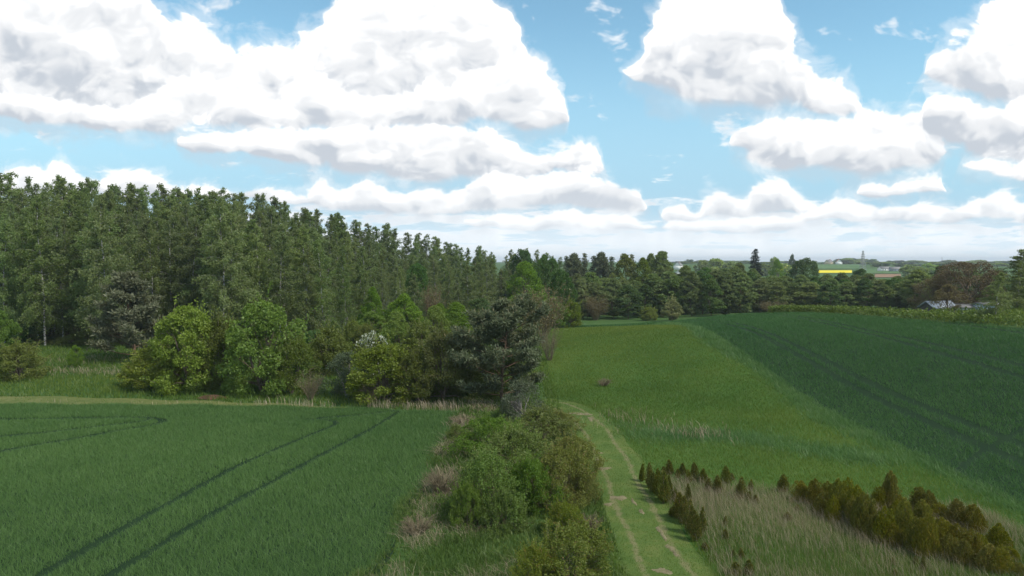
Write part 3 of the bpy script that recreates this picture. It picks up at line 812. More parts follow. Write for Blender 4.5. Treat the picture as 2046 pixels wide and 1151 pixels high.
def pine(seed, h, rx, leaf, base=.12, whorls=15, spikes=26, tuft=.30, tri_w=.05, candles=True, bushy=1.0, prof='spread', bark_r=.16):
    r = np.random.default_rng(seed)
    tr, cr, ca = Acc(), Acc(), Acc()
    T = wander(r, (0, 0, -.1), (.02, 0, 1), h * .97, 9, (0, 0, .2), .035)
    tube(tr, T, np.linspace(bark_r, .02, len(T)), 7)
    ends, tops = [], []
    for i in range(whorls):
        zz = (i + .5) / whorls; tt = base + (1 - base) * zz
        for j in range(r.integers(4, 7)):
            a = r.uniform(0, 2 * np.pi)
            L = rx * (PROF[prof](np.array([zz]))[0] * .9 + .12) * r.uniform(.6, 1.15)
            p = along(T, [min(tt + r.uniform(-.02, .02), .99)])[0]
            B = wander(r, p, (np.cos(a), np.sin(a), .05 + .45 * zz), L, 5, (0, 0, .35), .08)
            tube(tr, B, np.linspace(.05, .014, len(B)) * (bark_r / .16), 4)
            for k in range(int(10 * bushy)):
                t0 = r.uniform(.35, 1) ** .7
                q_ = along(B, [t0])[0]
                dirn = unit(np.array([np.cos(a), np.sin(a), .35]) + r.normal(size=3) * np.array([.9, .9, .25]))
                l2 = L * .30 * r.uniform(.4, 1)
                Q = wander(r, q_, dirn, l2, 2, (0, 0, .8), .1)
                tube(tr, Q, [.014, .010, .006], 3)
                for e in (Q[-1], Q[1]):
                    ends.append(e); tops.append(zz)
    E = np.array(ends); n = len(E)
    idx = np.repeat(np.arange(n), spikes)
    d = unit(r.normal(size=(len(idx), 3)) + np.array([0, 0, .55]))
    pos = E[idx] + d * .03 + r.normal(size=(len(idx), 3)) * tuft * np.array([.42, .42, .22])
    tone = np.clip(r.uniform(0, 1, n)[idx] * .5 + r.uniform(0, .5, len(idx)), 0, 1)
    leaves(cr, pos, tuft, tri_w, r, d * 2.0, .6, tone)
    parts = [('trunk', tr.mesh('trunk', M['pine_bark'])), ('crown', cr.mesh('crown', leaf))]
    if candles:
        k = np.nonzero(np.array(tops) > .35)[0]; k = k[r.uniform(0, 1, len(k)) < .55]
        leaves(ca, E[k] + np.array([0, 0, .12]), .42, .07, r, np.array([0, 0, 3.0]), .5)
        parts.append(('candles', ca.mesh('candles', M['candle'])))
    return parts

def spruce(seed, h, rx, leaf, whorls=26, spikes=9):
    r = np.random.default_rng(seed); tr, cr = Acc(), Acc()
    t = np.linspace(0, 1, 8)
    tube(tr, np.stack([0 * t, 0 * t, h * t], 1), .22 * (1 - t) + .02, 6)
    for i in range(whorls):
        zz = (i + .5) / whorls; z0 = h * (.06 + .93 * zz)
        for j in range(7):
            a = r.uniform(0, 2 * np.pi); L = rx * ((1 - zz) ** .85 * r.uniform(.65, 1.1) + .04)
            B = wander(r, (0, 0, z0), (np.cos(a), np.sin(a), .1), L, 4, (0, 0, -.25), .06)
            tube(tr, B, np.linspace(.04, .01, 5), 3)
            n = int(6 + L * spikes * 2)
            c = along(B, r.uniform(.1, 1, n)) + r.normal(size=(n, 3)) * np.array([.2, .2, .1])
            leaves(cr, c, .45, .2, r, np.array([np.cos(a) * .8, np.sin(a) * .8, -.5]), .6)
    return [('trunk', tr.mesh('trunk', M['bark'])), ('crown', cr.mesh('crown', leaf))]

def thuja(seed, leaf, h=1.5, rx=.32, n=900, ln=.16, wd=.055, tops=3, shape='column'):
    r = np.random.default_rng(seed); tr, cr = Acc(), Acc()
    tube(tr, [(0, 0, -.05), (.01, 0, h * .4), (0, .01, h * .8)], [.03, .022, .008], 5)
    for k in range(tops):
        a = r.uniform(0, 6.28); o = 0 if k == 0 else rx * r.uniform(.3, .55); hk = h * (1 if k == 0 else r.uniform(.65, .93)); rk = rx * (.85 if k == 0 else r.uniform(.5, .7))
        m = int(n / tops * (1.3 if k == 0 else .85))
        z = r.uniform(0, 1, m) ** .9; th = r.uniform(0, 6.28, m)
        rad = PROF[shape](z) * rk * (.55 + .45 * r.uniform(0, 1, m) ** .5) * (1 + .18 * np.sin(3 * th + 9 * z + k))
        c = np.stack([np.cos(a) * o + np.cos(th) * rad, np.sin(a) * o + np.sin(th) * rad, hk * (.04 + .92 * z)], 1)
        outd = np.stack([np.cos(th) * .45, np.sin(th) * .45, np.full(m, 1.1)], 1)
        leaves(cr, c, ln, wd, r, outd * 1.5, .5, np.clip(r.uniform(0, 1, m), 0, 1))
    return [('trunk', tr.mesh('trunk', M['bark'])), ('crown', cr.mesh('crown', leaf))]

def bare_shrub(seed, h, rx, stems=26, leaf=None, leafn=0, ln=.1, twig=5):
    """twiggy leafless or barely leafed shrub"""
    r = np.random.default_rng(seed); tr, cr = Acc(), Acc()
    pts = []
    for s_ in range(stems):
        a = r.uniform(0, 6.28); sp = r.uniform(.1, 1) * rx / h
        T = wander(r, (np.cos(a) * rx * .15, np.sin(a) * rx * .15, -.05), (np.cos(a) * sp, np.sin(a) * sp, 1), h * r.uniform(.65, 1), 6, (np.cos(a) * .25, np.sin(a) * .25, 0), .10)
        tube(tr, T, np.linspace(.03, .008, len(T)), 3)
        for k in range(twig):
            p = along(T, [r.uniform(.3, 1)])[0]
            B = wander(r, p, unit(r.normal(size=3)) + np.array([np.cos(a) * .5, np.sin(a) * .5, .8]), h * r.uniform(.12, .3), 3, (0, 0, .2), .15)
            tube(tr, B, [.012, .009, .006, .003], 3); pts.append(B)
    parts = [('branches', tr.mesh('branches', M['twig']))]
    if leaf is not None:
        P = np.concatenate(pts); c = P[r.integers(0, len(P), leafn)] + r.normal(size=(leafn, 3)) * .06 * h ** .5
        leaves(cr, c, ln, ln * .7, r, None, 1.0); parts.append(('crown', cr.mesh('crown', leaf)))
    return parts

def size_of(parts):
    lo = np.full(3, 1e9); hi = -lo
    for nm, me in parts:
        if nm in ('trunk',): continue
        a = np.empty(len(me.vertices) * 3, np.float32); me.vertices.foreach_get('co', a); a = a.reshape(-1, 3)
        lo = np.minimum(lo, np.percentile(a, .5, axis=0)); hi = np.maximum(hi, np.percentile(a, 99.7, axis=0))
    return hi[2], max(hi[0] - lo[0], hi[1] - lo[1])
SIZES = {}
def plant(name, parts, x, y, h, w_=None, label='', cat='tree', group=None, rot=None, z=None, keep=False):
    """stand a plant of height h (and width w_) on the terrain; meshes are shared, the plant and its parts are objects of their own"""
    key = id(parts)
    if key not in SIZES: SIZES[key] = size_of(parts)
    h0, w0 = SIZES[key]
    e = bpy.data.objects.new(name, None); COL.objects.link(e); e.empty_display_size = .5
    e.location = (x, y, Hs(x, y) if z is None else z)
    sz = h / h0; sx = sz if w_ is None else w_ / w0
    e.scale = (sx, sx, sz); e.rotation_euler = (0, 0, rng.uniform(0, 6.28) if rot is None else rot)
    tag(e, label, cat, group)
    for nm, me in parts:
        o_ = obj(nm, me, e)
        if nm in ('candles', 'blossom'): o_['kind'] = 'stuff'
    return e
def by_pix(name, parts, px, py_top, py_base=None, y=None, wpx=None, label='', cat='tree', group=None, **kw):
    """find the plant's real spot, height and width from where the photograph shows it"""
    if y is None: x, y, z = hit(px, py_base)
    else: x, y, z = at(px, y, py_base if py_base else 600)
    h = height_to(px, py_top, y, z)
    wd = None if wpx is None else wpx / FPX * math.hypot(y, 0)
    return plant(name, parts, x, y, max(h, .3), wd, label, cat, group, **kw)

# ------------------------------------------------------------------ the birch wood on the left
BIRCH = [birch(100 + i, 20 + i * .3, [4.2, 5.0, 3.8, 5.3, 4.6, 4.0, 4.9][i], [.16, .10, .20, .08, .14, .18, .06][i]) for i in range(7)]
BW = np.mean([size_of(b_)[1] / size_of(b_)[0] for b_ in BIRCH])      # natural width to height
CREST = np.array([(-120, 350), (0, 352), (40, 345), (75, 368), (110, 350), (150, 366), (190, 352), (225, 370), (260, 374), (330, 371), (380, 381), (440, 384), (490, 388), (540, 394), (575, 414),
                  (640, 427), (690, 430), (740, 452), (780, 450), (830, 468), (880, 478), (920, 494), (960, 496), (1010, 506), (1050, 500), (1090, 508), (1140, 516)], float)
FRONT = np.array([(-120, 430), (0, 470), (60, 425), (120, 445), (200, 398), (260, 470), (320, 440), (440, 400), (520, 430), (600, 452), (650, 490), (700, 520), (750, 545), (830, 562), (900, 545),
                  (960, 540), (1000, 540), (1060, 540), (1110, 560)], float)
DB = lambda p: np.interp(p, [-120, 0, 300, 600, 850, 1000, 1140], [124, 126, 140, 170, 212, 236, 255])
DF = lambda p: np.interp(p, [-120, 0, 200, 600, 750, 900, 1000, 1110], [98, 100, 100, 102, 106, 130, 150, 170])
r = np.random.default_rng(21)
ROWLAB = ['birch in the front row of the left wood', 'birch just behind the front row of the left wood',
          'birch deep in the left wood with its top below the skyline', 'birch near the back of the left wood below the crest line',
          'birch just under the skyline at the top of the left wood', 'birch whose tip stands against the clouds on the wood\'s skyline']
ROWGRP = ['front birches of the wood', 'second row of birches', 'inner birches of the wood', 'upper birches of the wood', 'birches under the skyline', 'skyline birches of the wood']
def part_of_wood(p_):
    return ' at far left' if p_ < 250 else ' above the maple bushes' if p_ < 560 else ' above the hawthorn' if p_ < 800 else ' near the big pine'
FRONTB = []
for k in range(6):
    f = k / 5.0
    p = -70.0 + r.uniform(0, 30)
    while p < 1125:
        pj = p + r.uniform(-9, 9)
        d = DF(pj) + (DB(pj) - DF(pj)) * f + r.uniform(-4, 4)
        tp = np.interp(pj, FRONT[:, 0], FRONT[:, 1]) * (1 - f) ** 1.0 + np.interp(pj, CREST[:, 0], CREST[:, 1]) * (1 - (1 - f) ** 1.0)
        tp += (r.uniform(-4, 7) if k == 5 else r.uniform(-12, 30))
        if not (k == 0 and 860 < pj < 900):
            x, y, z = at(pj, d)
            hgt = max(5.0, height_to(pj, tp, d, z))
            _b = plant('birch_tree', BIRCH[r.integers(0, 7)], x, y, hgt, BW * hgt * r.uniform(.85, 1.25), ROWLAB[k] + part_of_wood(pj), 'birch', ROWGRP[k] + part_of_wood(pj), rot=r.uniform(-.9, .9))
            if k == 0 and pj > 0: FRONTB.append((pj, _b))
        p += (3.2 if k < 5 else 2.15) * FPX / d * r.uniform(.75, 1.25)
ORD = ['first', 'second', 'third', 'fourth', 'fifth', 'sixth', 'seventh', 'eighth', 'ninth', 'tenth', 'eleventh', 'twelfth', 'thirteenth', 'fourteenth', 'fifteenth', 'sixteenth', 'seventeenth', 'eighteenth',
       'nineteenth', 'twentieth', 'twenty first', 'twenty second', 'twenty third', 'twenty fourth', 'twenty fifth', 'twenty sixth', 'twenty seventh', 'twenty eighth', 'twenty ninth', 'thirtieth', 'thirty first',
       'thirty second', 'thirty third', 'thirty fourth', 'thirty fifth']
def number(lst, text):
    """things alike but standing in a row are told apart by their place in it"""
    for i_, (_, o_) in enumerate(sorted(lst, key=lambda q_: q_[0])):
        o_['label'] = text.format(ORD[min(i_, 34)])
number(FRONTB, '{} birch from the left in the front row of the left wood')
# birches one can single out by their white trunks
for (px_, tp, d, lab) in [(8, 430, 97, 'pale trunked birch at the left edge of the picture'), (88, 395, 96, 'birch with a leaning white trunk near the left edge'),
                          (215, 392, 93, 'tall birch with a long straight white trunk behind the dark pine'), (445, 398, 97, 'tall birch with a white trunk above the bright maple bushes'),
                          (612, 490, 98, 'slender birch with a slanting pale stem right of the maple bushes'), (963, 545, 140, 'pale stemmed birch standing above the green thicket near the pine')]:
    by_pix('birch_tree', BIRCH[0], px_, tp, y=d, label=lab, cat='birch')

# ------------------------------------------------------------------ trees and bushes in front of the wood
MAPLE = [broad(200 + i, 6.5, 2.9, M['leaf_bright'], M['bark'], 'dome', .03, 150, 150, .22, .17, .14, stems=3, inner=.55, axis=(0, 0, -.35), shoots=30) for i in range(3)]
YEL = [broad(210 + i, 4.5, 2.4, M['leaf_yellow'], M['bark'], 'dome', .03, 130, 140, .22, .15, .11, stems=4, inner=.5, twigs=30, shoots=45) for i in range(3)]
OLI = [broad(220 + i, 5.0, 2.5, M['leaf_olive'], M['bark'], 'dome', .03, 130, 130, .23, .15, .10, stems=4, inner=.5, twigs=60, shoots=45) for i in range(2)]
GRY = [broad(230, 4.0, 2.3, M['leaf_grey'], M['grey_bark'], 'dome', .03, 90, 85, .25, .18, .08, stems=4, inner=.5)]
DRK = [broad(240 + i, 9.0, 3.0, M['leaf_dark'], M['bark'], 'round', .02, 150, 120, .23, .20, .16, stems=1, inner=.45) for i in range(2)]
BRT = [broad(245 + i, 9.0, 3.0, M['leaf_bright'], M['bark'], 'ovate', .06, 140, 130, .23, .19, .15, stems=1, inner=.45) for i in range(2)]
HAW = [broad(250, 3.5, 1.9, M['leaf_olive'], M['bark'], 'dome', .05, 70, 70, .26, .18, .12, stems=3, extra=('blossom', M['blossom'], 2600, .16, .14, (0, 0, .8)))]
BRN = [bare_shrub(260, 5.0, 2.4, 60, M['leaf_brown'], 2600, .16, 9), bare_shrub(261, 4.0, 2.0, 50, None, 0, .1, 8)]
PINE = [pine(270, 9.5, 4.6, M['needle'], .04, 10, 26, .34, .095, True, 1.9, 'dome'), pine(271, 8.0, 3.4, M['needle_dull'], .05, 11, 24, .36, .10, False, 1.0, 'cone')]
for (nm, pr, px_, tp, bs, wp, lab, cat) in [
    ('broadleaf_tree', BRT[0], 4, 622, 735, 66, 'bright green bushy tree cut by the left edge', 'tree'),
    ('shrub', YEL[0], 38, 682, 758, 112, 'yellow green rounded shrub by the mown strip at the left edge', 'shrub'),
    ('sapling', BRT[1], 151, 690, 735, 30, 'tiny lone green sapling in the rough grass left of the dark pine', 'sapling'),
    ('pine_tree', PINE[1], 270, 545, 722, 150, 'dull dark pine left of the bright maple bushes', 'pine'),
    ('shrub', YEL[1], 312, 684, 775, 160, 'low yellow green shrub at the left foot of the maple bushes', 'shrub'),
    ('maple_bush', MAPLE[0], 378, 612, 779, 160, 'bright green maple bush left of the olive one in the row', 'bush'),
    ('shrub', OLI[0], 444, 624, 776, 125, 'olive brown bush squeezed between the two bright maple bushes', 'shrub'),
    ('maple_bush', MAPLE[1], 524, 603, 784, 185, 'tallest bright green maple bush of the row', 'bush'),
    ('shrub', OLI[1], 582, 668, 786, 110, 'olive shrub at the right foot of the tallest maple bush', 'shrub'),
    ('shrub', YEL[2], 657, 650, 748, 110, 'round yellow green shrub left of the white flowering hawthorn', 'shrub'),
    ('hawthorn', HAW[0], 746, 664, 775, 82, 'hawthorn covered in white blossom in the thicket', 'hawthorn'),
    ('willow_shrub', GRY[0], 694, 704, 792, 115, 'grey green willow shrub below the flowering hawthorn', 'shrub'),
    ('shrub', YEL[0], 768, 682, 800, 175, 'broad yellow green shrub right below the flowering hawthorn', 'shrub'),
    ('shrub', OLI[0], 832, 700, 803, 110, 'olive shrub between the broad yellow green one and the pine', 'shrub'),
    ('shrub', OLI[1], 885, 655, 800, 130, 'dark olive shrub pressed against the left side of the pine', 'shrub'),
    ('pine_tree', PINE[0], 1002, 588, 803, 225, 'large spreading dark pine with pale shoot tips by the track', 'pine'),
    ('shrub', OLI[0], 985, 690, 785, 190, 'dark olive shrub filling the space behind the big pine', 'shrub'),
    ('willow_shrub', GRY[0], 1046, 764, 838, 115, 'pale grey green shrub at the foot of the big pine', 'shrub'),
    ('twiggy_shrub', BRN[1], 745, 760, 806, 60, 'bare twiggy shrub among the reeds below the hawthorn', 'shrub'),
    ('twiggy_shrub', BRN[1], 620, 735, 800, 60, 'bare greyish shrub in the gap right of the maple bushes', 'shrub')]:
    by_pix(nm, pr, px_, tp, bs, wpx=wp, label=lab, cat=cat)
for (nm, pr, px_, tp, d, wp, lab, cat) in [
    ('broadleaf_tree', DRK[0], 835, 528, 128, 52, 'small dark green rounded tree set among the birches', 'tree'),
    ('broadleaf_tree', BRT[0], 790, 622, 84, 66, 'fresh green young tree behind the flowering hawthorn', 'tree'),
    ('broadleaf_tree', BRT[1], 745, 575, 100, 60, 'bright green tree peeping out between birches above the hawthorn', 'tree'),
    ('broadleaf_tree', BRT[0], 808, 588, 98, 84, 'bright green bushy tree in the thicket above the young tree', 'tree'),
    ('broadleaf_tree', BRT[1], 868, 612, 88, 90, 'bright green tree left of the pine top', 'tree'),
    ('shrub', YEL[2], 838, 640, 80, 90, 'yellow green shrub deep in the thicket left of the pine', 'shrub'),
    ('broadleaf_tree', BRT[0], 910, 605, 92, 80, 'light green tree rising just behind the left side of the pine', 'tree'),
    ('twiggy_shrub', BRN[0], 862, 565, 118, 50, 'brownish leafless shrub among the birches above the thicket', 'shrub'),
    ('twiggy_shrub', BRN[0], 1078, 568, 92, 120, 'reddish brown barely leafed shrub behind the right side of the pine', 'shrub'),
    ('twiggy_shrub', BRN[1], 1098, 640, 80, 60, 'grey twiggy shrub at the right edge of the pine', 'shrub'),
    ('broadleaf_tree', BRT[1], 1048, 524, 150, 105, 'broad bright green tree at the right end of the birch wood', 'tree'),
    ('broadleaf_tree', DRK[1], 1092, 512, 160, 80, 'tall dark green tree at the right end of the birch wood', 'tree'),
    ('broadleaf_tree', DRK[0], 1044, 500, 190, 60, 'dark green tree top on the skyline above the bright green one', 'tree'),
    ('broadleaf_tree', DRK[1], 1122, 540, 128, 62, 'dense green tree at the meadow corner of the wood', 'tree'),
    ('shrub', YEL[1], 1140, 596, 118, 60, 'yellow green bush closing the wood at the meadow corner', 'shrub')]:
    by_pix(nm, pr, px_, tp, y=d, wpx=wp, label=lab, cat=cat)

# ------------------------------------------------------------------ alder wood in the valley beyond the crest
ALD = [broad(300 + i, 13.0, 3.2, M['leaf_alder'], M['bark'], 'ovate', .06, 130, 80, .25, .40, .30, flat=.5, inner=.35, lob=.22) for i in range(5)]
ALG = [broad(310 + i, 13.0, 3.2, M['leaf_dark'], M['bark'], 'ovate', .08, 100, 62, .27, .42, .32, flat=.5, inner=.4, lob=.25) for i in range(2)]
POP = [broad(315 + i, 15.0, 3.8, M['leaf_yellow'], M['bark'], 'ovate', .1, 100, 62, .26, .42, .32, inner=.4) for i in range(2)]
FPN = [pine(320, 14.0, 3.0, M['needle'], .25, 12, 9, .7, .22, False, .9, 'ovate')]
SPN = spruce(326, 14.0, 2.9, M['needle'], 22, 8)
SPR = [spruce(325, 16.0, 3.6, M['spruce'])]
BRN2 = [broad(335 + i, 11.0, 4.6, M['leaf_brown'], M['bark'], 'round', .08, 170, 105, .24, .20, .15, twigs=500, inner=.35, bark_r=.2) for i in range(2)]
WTR = broad(338, 8.0, 2.4, M['leaf_brown'], M['bark'], 'ovate', .22, 90, 42, .26, .2, .14, twigs=200, inner=.3, bark_r=.14)
TWG = [bare_shrub(330, 9.0, 4.2, 90, M['leaf_brown'], 5200, .24, 12), bare_shrub(331, 9.0, 4.0, 80, M['leaf_olive'], 4200, .24, 10)]
r = np.random.default_rng(31)
TOPA = np.array([(1130, 545), (1160, 546), (1200, 552), (1240, 556), (1290, 560), (1330, 548), (1370, 536), (1400, 541), (1440, 546), (1480, 540), (1520, 552), (1560, 556), (1590, 560),
                 (1630, 560), (1660, 556), (1700, 562), (1730, 556), (1770, 570), (1800, 560), (1840, 552), (1880, 545), (1960, 545), (2060, 540)], float)
ALAB = ['dull green alder in the front row of the valley wood', 'dull green alder in the second row of the valley wood', 'alder top at the back of the valley wood']
ALDS = {}
for row, (d0, dt, lo, hi, wpx_) in enumerate([(172, 14, 1148, 1850, 62), (186, 4, 1140, 1900, 60), (202, 0, 1300, 1960, 56)]):
    p = lo + r.uniform(0, 15)
    while p < hi:
        d = d0 + r.uniform(-5, 5)
        tp = np.interp(p, TOPA[:, 0], TOPA[:, 1]) - 9 + dt + r.uniform(-6, 10)
        _b = by_pix('alder_tree', ALD[r.integers(0, 5)] if r.uniform() < .75 else ALG[r.integers(0, 2)], p, tp, y=d, wpx=wpx_ * r.uniform(.85, 1.25), label=ALAB[row], cat='alder',
               group=['front alders of the valley wood', 'second row of alders', 'back row of alders'][row])
        ALDS.setdefault(row, []).append((p, _b))
        p += r.uniform(24, 40)
number(ALDS[0], '{} alder from the left in the front row of the valley wood')
PINS = []
for (px_, tp) in [(1132, 512), (1150, 504), (1168, 508), (1186, 512), (1204, 508), (1222, 516), (1262, 512)]:
    _b = by_pix('pine_tree', FPN[0] if len(PINS) % 3 == 1 else SPN, px_, tp + r.uniform(-3, 4), y=226 + r.uniform(-6, 6), wpx=34, label='dark pine with a pointed top on the skyline right of the birch wood', cat='pine', group='skyline pines behind the alders'); PINS.append((px_, _b))
number(PINS, '{} dark pine from the left on the skyline right of the birch wood')
for (nm, pr, px_, tp, d, wp, lab, cat) in [
    ('poplar_tree', POP[0], 1248, 508, 205, 62, 'taller yellow green poplar behind the alders', 'poplar'),
    ('poplar_tree', POP[1], 1284, 516, 203, 50, 'yellow green poplar right of the taller poplar behind the alders', 'poplar'),
    ('broadleaf_tree', ALD[1], 1322, 503, 214, 66, 'thin topped grey green tree on the skyline right of the poplars', 'tree'),
    ('broadleaf_tree', ALD[2], 1300, 508, 222, 40, 'dark grey green tree peeping up between the poplars', 'tree'),
    ('flowering_tree', broad(255, 6.0, 2.0, M['pale_flower'], M['bark'], 'ovate', .05, 90, 80, .27, .26, .2, inner=.4, lob=.3, shoots=20), 1343, 592, 150, 50, 'small pale flowering tree in front of the alders', 'tree'),
    ('shrub', YEL[0], 1298, 612, 158, 44, 'light green shrub left of the small pale flowering tree', 'shrub'),
    ('twiggy_shrub', TWG[0], 1190, 586, 164, 56, 'dark brown leafless shrub in front of the alders near the birch wood', 'shrub'),
    ('twiggy_shrub', TWG[0], 1545, 600, 162, 60, 'reddish brown shrub half sunk behind the crest before the alders', 'shrub'),
    ('spruce_tree', SPR[0], 1508, 499, 250, 46, 'dark pointed spruce rising above the valley wood', 'spruce'),
    ('broadleaf_tree', DRK[1], 1606, 517, 235, 72, 'dark rounded tree standing left of the yellow rape field', 'tree'),
    ('broadleaf_tree', BRT[1], 1552, 519, 330, 40, 'sunlit bright green tree right of the pointed spruce', 'tree'),
    ('broadleaf_tree', DRK[0], 1718, 538, 215, 40, 'dark green rounded tree below the electricity pylon', 'tree'),
    ('broadleaf_tree', DRK[1], 1790, 556, 178, 56, 'fresh green rounded tree before the brown ploughed patch', 'tree'),
    ('broadleaf_tree', ALD[3], 1832, 540, 165, 80, 'grey green loose tree left of the big brown tree', 'tree'),
    ('twiggy_tree', BRN2[1], 1862, 556, 128, 80, 'thin greyish tree left of the small white trunked one', 'tree'),
    ('twiggy_tree', BRN2[0], 1940, 524, 124, 165, 'large reddish brown tree barely in leaf near the right edge', 'tree'),
    ('birch_tree', BIRCH[1], 2030, 500, 92, 110, 'tall birch at the right edge of the picture', 'birch'),
    ('birch_tree', BIRCH[4], 1990, 545, 84, 66, 'birch with a white trunk foot at the crop edge near the right border', 'birch'),
    ('twiggy_tree', WTR, 1895, 568, 96, 66, 'small brownish tree with a whitewashed trunk by the currant bushes', 'tree'),
    ('broadleaf_tree', ALD[0], 2060, 530, 100, 90, 'dark green tree cut by the right edge', 'tree'),
    ('broadleaf_tree', ALD[4], 1975, 548, 128, 80, 'dark green tree behind the birch near the right border', 'tree')]:
    by_pix(nm, pr, px_, tp, y=d, wpx=wp, label=lab, cat=cat)

# understorey that closes the gap between the bushes and the birches
r = np.random.default_rng(35)
for i_ in range(46):
    px_ = -30 + i_ * 25 + r.uniform(-12, 12)
    by_pix('understorey_shrub', (OLI[0], DRK[0], OLI[1], DRK[1], YEL[1], BRT[1])[r.integers(0, 6 if px_ > 560 else 4)], px_, np.interp(px_, [0, 250, 600, 700, 900, 1100], [655, 668, 672, 640, 610, 600]) + r.uniform(-12, 25), y=np.interp(px_, [0, 220, 260, 700, 900, 1100], [101, 101, 94, 94, 104, 112]) + r.uniform(-5, 5),
           wpx=r.uniform(50, 85), label='green understorey shrub at the foot of the birches' + part_of_wood(px_), cat='shrub', group='understorey shrubs' + part_of_wood(px_))

# ------------------------------------------------------------------ hedge of elder and hazel beside the track
def near_bush(seed, mat, h, rx, ln, wd, shape='dome', **kw):
    a = dict(base=.03, nclump=190, per=100, cl=.17, ln=ln, wd=wd, stems=6, inner=.5, twigs=170, bark_r=.055, lob=.30, flat=.8, shoots=95)
    a.update(kw)
    return broad(seed, h, rx, mat, M['twig'], shape, **a)
ELD = [near_bush(400 + i, M['leaf_elder'], 4.0, 2.6, .115, .08) for i in range(3)]
HAZ = [near_bush(410 + i, M['leaf_hazel'], 3.6, 2.2, .095, .07) for i in range(3)]
MIX = [near_bush(420, M['leaf_olive'], 3.5, 2.3, .13, .09, per=50, twigs=320)]
DED = [bare_shrub(430, 1.5, 1.1, 70, None, 0, .1, 9), bare_shrub(431, 1.2, 1.0, 60, None, 0, .1, 8)]
for (nm, pr, px_, tp, d, wp, lab, cat) in [
    ('elder_bush', ELD[0], 975, 895, 32.5, 190, 'leafy elder bush at the near end of the hedge', 'bush'),
    ('elder_bush', ELD[1], 1030, 848, 37.0, 235, 'largest elder bush in the middle of the hedge by the track', 'bush'),
    ('hazel_bush', HAZ[0], 1120, 885, 34.0, 150, 'yellow green hazel bush in the hedge beside the bare track patches', 'bush'),
    ('elder_bush', ELD[2], 985, 830, 43.5, 170, 'bright green elder bush at the far left of the hedge', 'bush'),
    ('hazel_bush', HAZ[1], 1150, 862, 38.5, 110, 'hazel bush with upright shoots leaning over the track', 'bush'),
    ('mixed_bush', MIX[0], 1080, 812, 46.0, 170, 'twiggy olive bush at the far end of the hedge', 'bush'),
    ('hazel_bush', HAZ[2], 1118, 818, 49.0, 90, 'small hazel bush where the track bends out of sight', 'bush'),
    ('hazel_bush', HAZ[0], 1142, 1046, 25.8, 215, 'yellow green hazel bush cut by the bottom edge', 'bush'),
    ('hazel_bush', HAZ[2], 1068, 1082, 24.9, 120, 'low hazel bush left of the one cut by the bottom edge', 'bush'),
    ('hazel_bush', HAZ[1], 1130, 996, 30.2, 84, 'small bright hazel bush between the hedge and the bottom one', 'bush'),
    ('elder_bush', ELD[2], 935, 960, 31.2, 90, 'small elder bush at the hedge foot near the dead stalks', 'bush'),
    ('mixed_bush', MIX[0], 912, 846, 46.5, 44, 'little dark bush at the corner of the wheat field', 'bush'),
    ('elder_bush', ELD[0], 1062, 905, 33.2, 130, 'elder bush in front of the largest one, above the tall grass', 'bush'),
    ('hazel_bush', HAZ[2], 1165, 935, 34.2, 80, 'narrow hazel bush at the hedge edge beside the thuja row', 'bush'),
    ('elder_bush', ELD[1], 1010, 975, 30.8, 110, 'low elder bush in front of the hedge over the tall grass', 'bush'),
    ('dead_brush', DED[0], 884, 935, 35.8, 80, 'tangle of dead brown twigs left of the elder bushes', 'brush'),
    ('dead_brush', DED[1], 925, 830, 51.0, 60, 'pale dead twigs at the far corner of the wheat field', 'brush'),
    ('dead_brush', DED[1], 1180, 1025, 30.5, 60, 'dead twigs at the right foot of the hedge by the track', 'brush'),
    ('dead_brush', DED[1], 835, 1030, 30.6, 80, 'brown flattened stalks by the wheat edge near the hedge', 'brush'),
    ('dead_brush', DED[0], 1206, 755, 66.0, 32, 'small brownish bush standing alone on the meadow', 'bush')]:
    by_pix(nm, pr, px_, tp, y=d, py_base=950, wpx=wp, label=lab, cat=cat)

# rough growth in the strip between wheat and track
r = np.random.default_rng(41)
ag, ad, ar = Acc(), Acc(), Acc()
n = 56000
y = 23.5 + 36 * r.uniform(0, 1, n) ** 1.3; x = -6.2 + 11.0 * r.uniform(0, 1, n)
k = (x > LB(y) - .5) & (track_d(x, y) > 1.5); x, y = x[k], y[k]
dryp = sstep(vnoise(x, y, .55, 51) + .9 * np.exp(-((x - LB(y) - .9) / 1.1) ** 2) - .35 * sstep(x, 0, 3), .35, .8)
isd = r.uniform(0, 1, len(x)) < dryp * .55
B = np.stack([x, y, H(x, y)], 1)
tall = .30 + .22 * np.clip(vnoise(x, y, .8, 52), -1, 1)
gk = ~isd
blades(ag, B[gk], np.maximum(tall[gk], .1), .026 * np.clip(y[gk] / 30, .9, 1.8), r, .7, (-.1, 0), np.clip(.45 + .35 * vnoise(x[gk], y[gk], .9, 53) + r.uniform(-.25, .25, gk.sum()), 0, 1), True)
blades(ad, B[isd], .42, .012 * np.clip(y[isd] / 30, .9, 2), r, 1.3, (-.3, -.2), None, True)
